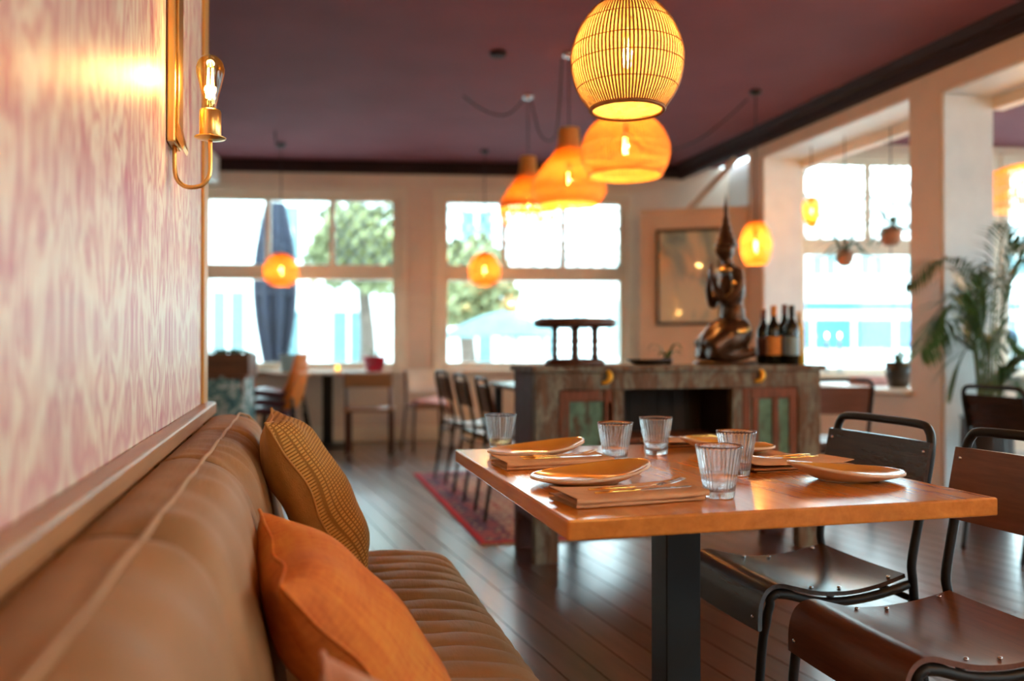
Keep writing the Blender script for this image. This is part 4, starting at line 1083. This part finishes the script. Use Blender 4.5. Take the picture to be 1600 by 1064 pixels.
# ================================================================== FAR LEFT GROUP
q_ = onz(513, 700, 0); tx, ty = q_.x, q_.y + .18
wt = root('pedestal_table', (tx, ty, 0), AR, 'pale-topped square table on a black post by the left window', 'table')
MB().box(-.55, .55, -.38, .38, .765, .795).build('tabletop', M['tile_white'], wt, bevel=.004)
MB().box(-.05, .05, -.05, .05, .02, .765).build('post', M['black_metal'], wt, bevel=.004)
MB().box(-.26, .26, -.24, .24, 0.001, .02).build('base_plate', M['black_metal'], wt, bevel=.004)
cand = root('tea_light', (tx + .10, ty - .05, .7955), 0, 'lit tea light in a small glass on the pale table', 'candle')
MB().lathe([(.0001, 0), (.03, 0), (.034, .06), (.032, .06), (.028, .006), (.0001, .006)], 20).build('holder', M['bulb_glass'], cand, smooth=True)
MB().ell((0, 0, .035), (.012, .012, .022)).build('flame', M['flame'], cand, smooth=True)
q_ = atD(612, 575, 8.95)
rp = root('red_pot', (tx + .47, ty - .10 - .12, .7955), 0, 'red enamel pot with sprigs on the right end of the pale table', 'pot')
MB().lathe([(.0001, 0), (.085, 0), (.125, .15), (.130, .155), (.122, .156), (.115, .14), (.0001, .135)], 28).build('pot', M['red_enamel'], rp, smooth=True)
for k in range(7):
    a = k*.9; MB().tube(smooth_path([(.03*math.cos(a), .03*math.sin(a), .13), (.05*math.cos(a), .05*math.sin(a), .2), (.09*math.cos(a), .09*math.sin(a), .25)], 3), .006, 4, flat=.3).build('sprig', M['leaf2'], rp)
# stacked shell chairs
def shell_chair():
    r = root('shell_chair', (0, 0, 0), 0, 'x', 'chair', 'stacked plum and orange shell chairs')
    def fn(u, v):
        a = 2*u - 1
        P = [(-.27, .43), (-.20, .455), (-.05, .445), (.10, .43), (.17, .46), (.215, .56), (.25, .70), (.275, .82)]
        t = v * (len(P) - 1); i = min(len(P) - 2, int(t)); f = t - i
        x = P[i][0] + (P[i+1][0] - P[i][0])*f; z = P[i][1] + (P[i+1][1] - P[i][1])*f
        w = .23 - .05*max(0, v - .75)*4*.5
        return (x - .05*a*a*(v > .5), a*w, z + .05*a*a*(1 - v)*.8)
    def seatf(off):
        return lambda u, v: tuple(Vector(fn(u, v*.52)) + Vector((0, 0, off)))
    def backf(off):
        return lambda u, v: tuple(Vector(fn(u, .52 + v*.48)) + Vector((off, 0, 0)))
    for nm, f1, f2, m_ in (('seat', seatf(0), seatf(-.05), M['plum_leather']), ('backrest', backf(-.008), backf(.012), M['orange_lit_shell'])):
        mb = MB(); mb.grid(f1, 12, 12); mb.grid(f2, 12, 12)
        for v in (0, 1): mb.add([f1(k/12, v) for k in range(13)] + [f2(k/12, v) for k in range(13)], [(k, k+1, k+14, k+13) for k in range(12)])
        for u in (0, 1): mb.add([f1(u, k/12) for k in range(13)] + [f2(u, k/12) for k in range(13)], [(k, k+1, k+14, k+13) for k in range(12)])
        mb.build(nm, m_, r, smooth=True)
    for sx, sy_ in ((-.24, .27), (-.24, -.27), (.26, .27), (.26, -.27)):
        MB().tube([(sx, sy_, .002), (sx*.72, sy_*.86, .405)], [.012, .016], 8).build('leg', M['black_metal'], r, smooth=True)
    return r
q_ = atD(434, 690, 8.2); sc0 = shell_chair(); sc0.location = (q_.x, q_.y, 0); sc0.rotation_euler = (0, 0, R(-14)); sc0['label'] = 'lowest of the stacked plum chairs with orange-lit backs'
dup(sc0, (q_.x, q_.y, .085), R(-14), 'middle one of the stacked plum chairs with orange-lit backs')
dup(sc0, (q_.x, q_.y, .17), R(-14), 'topmost of the stacked plum chairs with orange-lit backs')
# wooden chair seen from behind its back rail
q_ = atD(578, 690, 8.45)
wc = root('wooden_chair', (q_.x, q_.y, 0), AR, 'brown wooden chair with a broad back rail right of the pale table', 'chair')
MB().box(-.24, .24, -.2, .2, .42, .455).build('seat', M['mid_wood'], wc, bevel=.01)
for x in (-.21, .21):
    MB().box(x - .017, x + .017, .15, .184, 0, .42).build('leg', M['dark_wood'], wc, bevel=.004)
    MB().tube([(x, -.165, 0.0), (x, -.17, .42), (x, -.215, .80)], [.017, .019, .014], 8).build('leg', M['dark_wood'], wc, smooth=True)
MB().box(-.235, .235, -.225, -.195, .66, .80).build('backrest', M['mid_wood'], wc, bevel=.01)
# cream chair with a cloth on its seat
q_ = atD(668, 690, 8.7)
cc_ = root('cream_chair', (q_.x, q_.y, 0), R(8), 'cream-backed chair with dark legs between the two windows', 'chair')
MB().box(-.20, .20, -.2, .2, .43, .455).build('seat', M['mid_wood'], cc_, bevel=.01)
bb = MB(); bb.grid(lambda u, v: ((2*u - 1)*(.17), .19 + .05*v + .03*(2*u - 1)**2*-1, .58 + .24*v), 10, 3); o = bb.build('backrest', M['cream_seat'], cc_, smooth=True); sdm = o.modifiers.new('thick', 'SOLIDIFY'); sdm.thickness = .02
for x in (-.18, .18):
    MB().tube([(x*1.15, -.2, .0), (x, -.16, .43)], .013, 8).build('leg', M['dark_wood'], cc_, smooth=True)
    MB().tube([(x*1.15, .22, .0), (x, .17, .45), (x, .20, .80)], .013, 8).build('leg', M['dark_wood'], cc_, smooth=True)
cl_ = MB(); cl_.grid(lambda u, v: (-.16 + .40*u, -.17 + .30*v, .462 + .03*math.sin(5*u + 1)*math.sin(6*v) + .04*math.sin(PI*u)*math.sin(PI*v) - (.11*max(0, u - .85)/.15)), 16, 12)
o = cl_.build('folded_blanket', M['pink_cloth'], smooth=True, loc=(q_.x, q_.y, .03), rot=(0, 0, R(8))); sdm = o.modifiers.new('thick', 'SOLIDIFY'); sdm.thickness = .02
tag(o, 'crumpled pale pink blanket lying on the cream chair', 'blanket')
q_ = atD(690, 684, 9.0); tag(MB().box(-.10, .10, -.10, .10, 0, .30).build('white_crate', M['white'], bevel=.012, loc=(q_.x + .12, q_.y + .1, .0005), rot=(0, 0, AR)), 'small white crate on the floor beside the cream chair', 'crate')
# planter on a stand draped in teal cloth
q_ = atD(362, 655, 7.6)
sd = root('draped_stand', (q_.x - .03, q_.y, 0), R(-12), 'small stand draped in teal patterned cloth beside the stacked chairs', 'stand')
dm = MB()
def drape(u, v):
    a = 2*PI*u; fold = 1 + .05*math.sin(9*a)*v
    sq = 1 / max(abs(math.cos(a)), abs(math.sin(a))) ** .6
    rr_ = .20*sq*(1 + .12*v)*fold; return (rr_*math.cos(a), rr_*math.sin(a), .80 - .62*v)
dm.grid(drape, 72, 10, cu=True); dm.build('cloth', M['teal_pattern'], sd, smooth=True)
MB().box(-.20, .20, -.20, .20, .77, .802).build('top', M['planter_wood'], sd, bevel=.004)
for x in (-.16, .16):
    for y in (-.16, .16): MB().box(x - .02, x + .02, y - .02, y + .02, 0, .77).build('leg', M['planter_wood'], sd)
pb_ = root('planter_box', (q_.x - .05, q_.y, .8025), R(-12), 'brown wooden planter box with trailing greenery by the left window', 'planter')
for k in range(2):
    z = .095*k
    MB().box(-.24, .24, -.15, -.13, z + .002, z + .093).build('plank', M['planter_wood'], pb_, bevel=.003); MB().box(-.24, .24, .13, .15, z + .002, z + .093).build('plank', M['planter_wood'], pb_, bevel=.003)
for x in (-.24, .22): MB().box(x, x + .02, -.13, .13, 0, .19).build('end_board', M['planter_wood'], pb_, bevel=.003)
MB().box(-.22, .22, -.13, .13, 0, .15).build('soil', M['soil'], pb_)
rr = random.Random(5)
for k in range(16):
    x, y = rr.uniform(-.19, .19), rr.uniform(-.1, .1); lf = MB()
    for j in range(7):
        a = rr.random()*6.28; l = rr.uniform(.05, .11); lf.tube([(x, y, .15), (x + l*.5*math.cos(a), y + l*.5*math.sin(a), .15 + l*.7), (x + l*math.cos(a), y + l*math.sin(a), .15 + l*.75)], [.003, .014, .002], 4, flat=.15, up=(0, 0, 1))
    lf.build('sprig', M['leaf2'], pb_)
bk_ = root('metal_bucket', (tx - .40, ty - .12, .7955), 0, 'blue-grey metal bucket on the left end of the pale table', 'bucket')
MB().lathe([(.0001, 0), (.075, 0), (.10, .17), (.106, .175), (.098, .176), (.090, .16), (.0001, .02)], 28).build('pail', M['bluegrey'], bk_, smooth=True)

# ================================================================== PORCH THINGS
def palm(loc):
    r = root('potted_palm', loc, 0, 'tall feathery palm in a dark pot by the porch doorway', 'plant'); rr = random.Random(11)
    MB().lathe([(.0001, 0), (.115, 0), (.140, .08), (.158, .34), (.152, .57), (.162, .60), (.148, .605), (.140, .56), (.0001, .555)], 32).build('pot', M['pot_dark'], r, smooth=True)
    MB().lathe([(.0001, .562), (.139, .560), (.138, .562)], 24).build('soil', M['soil'], r)
    spec = []
    for k in range(17):
        a = k * 2.399 + .9; h = .22 + 1.02 * ((k * 7) % 17) / 16; reach = .40 + .18*rr.random()
        spec.append((a, h, reach))
    for a, h, reach in spec:
        ca, sa = math.cos(a), math.sin(a); b = .05
        if sa > 0: sa *= .25
        if ca > 0: ca *= .9
        tipdrop = .10 + .16*rr.random()
        pts = smooth_path([(b*ca, b*sa, .55), (b*1.8*ca, b*1.8*sa, .55 + h*.55), (reach*.35*ca, reach*.35*sa, .55 + h*.92), (reach*.75*ca, reach*.75*sa, .55 + h*1.0), (reach*1.15*ca, reach*1.15*sa, .55 + h - tipdrop)], 6)
        n = len(pts)
        st_ = MB().tube(pts, [.007 - .0055*i/(n-1) for i in range(n)], 5); fo = st_.build('frond', M['stem'], r, smooth=True)
        lf = MB(); side = Vector((-sa, ca, 0))
        m0 = int(n*.34)
        N = 28
        for j in range(N):
            t = m0 + (n - 1 - m0)*j/(N - 1); i = min(n - 2, int(t)); p_ = pts[i].lerp(pts[i+1], t - i); d = (pts[i+1] - pts[i]).normalized()
            L = .27 * math.sin(PI*(.18 + .72*j/(N-1))) + .05
            for s_ in (-1, 1):
                dirv = (d*.75 + side*s_*.85 + Vector((0, 0, .05 - .25*rr.random()))).normalized(); up_ = Vector((0, 0, 1)); wv = dirv.cross(up_).normalized() * .0095
                q0 = p_; q1 = p_ + dirv*L*.5; q2 = p_ + dirv*L + Vector((0, 0, -.22*L))
                q1.y = min(q1.y, .35); q2.y = min(q2.y, .35)
                lf.add([q0 - wv*.4, q0 + wv*.4, q1 + wv, q1 - wv, q2], [(0, 1, 2, 3), (3, 2, 4)])
        tag(lf.build('leaflets', M['leaf'] if rr.random() < .72 else M['leaf2'], fo), kind='stuff')
    return r
q_ = atD(1542, 700, 5.55); palm((q_.x, q_.y, 0.0))
def hanging(label, c, seed, pr, ceil=3.06):
    r = root('hanging_plant', c, 0, label, 'plant', 'hanging terracotta plants in the porch'); rr = random.Random(seed)
    MB().lathe([(.0001, -pr), (pr*.55, -pr*.95), (pr*.95, -pr*.35), (pr, pr*.3), (pr*.85, pr*.75), (pr*.78, pr*.72), (.0001, pr*.5)], 26).build('pot', M['terracotta'], r, smooth=True)
    MB().tube([(0, 0, -pr), (0, 0, -pr - .22)], .004, 5).build('tassel', M['cord'], r)
    for k in range(3):
        a = k*2.09; MB().tube([(pr*math.cos(a), pr*math.sin(a), pr*.3), (0, 0, .45)], .003, 5).build('hanger', M['cord'], r)
    MB().tube([(0, 0, .45), (0, 0, ceil - c[2] - .002)], .004, 5).build('cord', M['cord'], r)
    for k in range(13):
        a = rr.random()*6.28; l = rr.uniform(.16, .40); ca, sa = math.cos(a), math.sin(a); u_ = rr.uniform(-.1, .55)
        pts = smooth_path([(0, 0, pr*.5), (l*.4*ca, l*.4*sa, pr*.6 + l*u_), (l*ca, l*sa, pr*.6 + l*(u_ - .25))], 4); n = len(pts)
        MB().tube(pts, [.004 + .016*math.sin(PI*i/(n-1)) for i in range(n)], 4, flat=.2, up=(0, 0, 1)).build('leaf', M['leaf'], r, smooth=True)
q_ = atD(1320, 403, 7.3); hanging('hanging terracotta pot with trailing leaves, lower left of the two', q_, 3, .075)
q_ = atD(1392, 368, 7.0); hanging('hanging terracotta pot with round leaves, upper right of the two', q_, 8, .085)
for x, lab in ((1292, 'lit candle on a tall dark stick, left of the pair on the sill'), (1312, 'lit candle on a tall dark stick, right of the pair on the sill')):
    s_, _ = wall_hit(x, 560, PWm @ Matrix.Translation((0, -.07, 0)), (PWm @ Matrix.Translation((0, -.07, 0))).inverted()); w_ = PWm @ Vector((s_, -.07, 0))
    r = root('candlestick', (w_.x, w_.y, .8005), 0, lab, 'candle', 'candlesticks on the porch sill')
    MB().lathe([(.0001, 0), (.05, 0), (.05, .008), (.014, .016), (.010, .05), (.012, .10), (.009, .22), (.018, .235), (.018, .25), (.0001, .25)], 20).build('stick', M['bluegrey'], r, smooth=True)
    MB().lathe([(.011, .25), (.010, .335), (.0001, .338)], 14).build('candle', M['wax'], r, smooth=True)
    MB().ell((0, 0, .362), (.011, .011, .026)).build('flame', M['flame'], r, smooth=True)
q_ = onX(1407, 600, 4.56)
strap_plant('dark footed urn of pale leaves on the opening sill by the pillar', (q_.x, q_.y + .02, .7355), 12, .16, M['leaf2'], .10, .20, M['pot_dark'], .3, 9, 'planted_urn', 'plant')
q_ = onX(1378, 600, 4.66)
tag(MB().box(-.14, .14, -.16, .16, 0, .07).build('seat_pad', M['pink_cloth'], bevel=.03, seg=3, loc=(q_.x, q_.y + .12, .7355)), 'dusty pink seat pad lying on the opening sill', 'cushion')

# ================================================================== OUTSIDE
structure(MB().box(-60, 70, -30, 90, -.45, -.35).build('ground_outside', M['out_ground']))
def facade(name, label, loc, rz, W_, H_, D_, cols, rows, ww, wh, z0, dzr, extra=None):
    r = root(name, loc, rz, label, 'building')
    MB().box(-W_/2, W_/2, 0, D_, 0, H_).build('wall', M['out_white'], r)
    rf = MB().box(-W_/2 - .3, W_/2 + .3, -.3, D_ + .3, H_, H_ + .25).build('roof', M['out_ground'], r)
    for j in range(rows):
        for i in range(cols):
            x = -W_/2 + W_*(i + .5)/cols; z = z0 + dzr*j
            w_ = MB(); w_.box(x - ww/2 - .08, x + ww/2 + .08, -.08, 0, z - .1, z); w_.box(x - .04, x + .04, -.05, 0, z, z + wh); w_.box(x - ww/2 - .08, x + ww/2 + .08, -.05, 0, z + wh, z + wh + .1)
            o = w_.build('window', M['white'], r); MB().box(x - ww/2, x + ww/2, -.03, -.01, z, z + wh).build('pane', M['out_glass'], o)
    return r
q_ = atD(545, 542, 24); facade('town_house', 'white town house with tall windows across the street seen in the left window', (q_.x, q_.y, -.35), R(-6), 9, 6.2, 6, 5, 2, .9, 1.5, .9, 2.9)
q_ = atD(880, 542, 34); facade('white_hall', 'low white hall with narrow windows seen in the middle window', (q_.x, q_.y, -.35), R(-6), 11, 5.0, 6, 8, 1, .5, 2.3, 1.0, 3)
q_ = atD(345, 542, 17); facade('white_kiosk', 'pale kiosk across the street at the left edge of the left window', (q_.x - .6, q_.y, -.35), R(-4), 3.0, 3.9, 2.5, 2, 1, .6, 1.2, 1.3, 2)
q_ = atD(1400, 542, 36); facade('long_terrace', 'long white terrace seen through the porch window', (q_.x, q_.y, -.35), R(-16), 16, 7.5, 6, 8, 2, 1.0, 1.5, 1.2, 3.2)
def tree(label, loc, h, cr, seed):
    r = root('street_tree', loc, 0, label, 'tree', 'street trees'); rr = random.Random(seed)
    MB().tube(smooth_path([(0, 0, 0), (.1, 0, h*.3), (0, .1, h*.6), (.1, 0, h*.85)], 4), [.22 - .012*i for i in range(13)], 8).build('trunk', M['out_trunk'], r, smooth=True)
    lf = MB()
    for k in range(2600):
        a = rr.random()*6.28; b = math.acos(2*rr.random() - 1); q = cr*(rr.random()**.4)*(.8 + .25*math.sin(3*a + seed)*math.sin(2*b))
        c = Vector((q*math.sin(b)*math.cos(a), q*math.sin(b)*math.sin(a), h*.75 + q*math.cos(b)*.8)); n = Vector((rr.uniform(-1, 1), rr.uniform(-1, 1), rr.uniform(-1, 1))).normalized(); t_ = n.orthogonal().normalized(); s_ = n.cross(t_)
        w = rr.uniform(.10, .2); lf.add([c - t_*w, c + s_*w*.5, c + t_*w, c - s_*w*.5], [(0, 1, 2, 3)])
    tag(lf.build('foliage', M['out_leaf'], r), kind='stuff')
q_ = atD(568, 542, 19); tree('leafy street tree behind the town house front in the left window', (q_.x, q_.y, -.35), 4.8, 1.5, 2)
q_ = atD(725, 542, 17); tree('leafy street tree at the left side of the middle window', (q_.x, q_.y, -.35), 3.6, 1.25, 5)
# closed navy parasol on the pavement
q_ = atD(430, 542, 12.2)
ps = root('closed_parasol', (q_.x, q_.y, -.35), 0, 'tall closed navy parasol outside the left window', 'parasol')
MB().tube([(0, 0, 0), (0, 0, 3.4)], .035, 10).build('pole', M['black_metal'], ps, smooth=True)
nf = MB()
def furl(u, v):
    a = 2*PI*u; rr_ = (.08 + .19*math.sin(PI*min(1, .12 + v*.8))**1.3) * (1 + .30*math.sin(8*a + 2.5*v) * (.3 + .7*v)); tw = .5*v
    return (rr_*math.cos(a + tw), rr_*math.sin(a + tw), 3.45 - 2.35*v + .12*math.sin(8*a)*v)
nf.grid(furl, 96, 18, cu=True); nf.build('canopy', M['navy_fabric'], ps, smooth=True)
MB().tube([(.27*math.cos(a/8*PI), .27*math.sin(a/8*PI), 2.15) for a in range(16)], .02, 6, closed=True).build('strap', M['navy_fabric'], ps)
MB().lathe([(.0001, 0), (.32, 0), (.32, .07), (.06, .12), (.0001, .12)], 24).build('base', M['pot_dark'], ps, smooth=True)
# open teal parasol and tables on the terrace
q_ = atD(785, 542, 15)
po = root('open_parasol', (q_.x, q_.y, -.35), 0, 'open teal parasol on the terrace outside the middle window', 'parasol')
MB().tube([(0, 0, 0), (0, 0, 2.05)], .03, 8).build('pole', M['bluegrey'], po, smooth=True)
cn = MB(); cn.grid(lambda u, v: (1.05*v*math.cos(2*PI*u), 1.05*v*math.sin(2*PI*u), 2.02 - .42*v**1.6 - .04*v*abs(math.sin(4*PI*u*1.0))), 48, 8, cu=True); o = cn.build('canopy', M['teal_fabric'], po, smooth=True)
MB().lathe([(.0001, 0), (.28, 0), (.28, .07), (.0001, .1)], 20).build('base', M['pot_dark'], po)
# white and blue bus in the street
q_ = atD(1370, 542, 20)
bs = root('street_bus', (q_.x, q_.y, -.35), R(-14), 'white and blue bus in the street beyond the porch window', 'bus')
MB().box(-3.6, 3.6, 0, 2.3, .35, 2.9).build('body', M['out_white'], bs, bevel=.15, seg=3)
for k in range(7): MB().box(-3.4 + .97*k, -2.52 + .97*k, -.02, .02, 1.35, 2.05).build('window', M['out_blue'], bs, bevel=.03)
MB().box(-3.4, 3.4, -.015, .02, 2.25, 2.45).build('stripe', M['out_blue'], bs)
for x in (-2.4, 2.3):
    wm = MB(); wm.lathe([(.0001, -.12), (.40, -.12), (.45, -.06), (.45, .06), (.40, .12), (.0001, .12)], 24); wm.v = [(a, c_, b) for a, b, c_ in wm.v]
    wm.build('wheel', M['pot_dark'], bs, smooth=True, loc=(x, .1, .451))

# unseen lamps added as warm fill, behind and right of the camera
for k, (x, y, z, lab) in enumerate(((1.5, -1.0, 2.15, 'unseen bell rattan lamp added as warm fill behind the camera'), (2.9, .3, 2.1, 'unseen bell rattan lamp added as warm fill right of the camera'), (3.2, 2.5, 2.1, 'unseen bell rattan lamp added as warm fill by the doorway'))):
    pendant(lab, (x, y, z), [(r_*58*k3, z_*k3) for r_, z_ in bell], 60, [i/30 for i in range(31)], .003, .0026, M['rattan'], 30, 1.0, True, bulb_z=-2*k3)
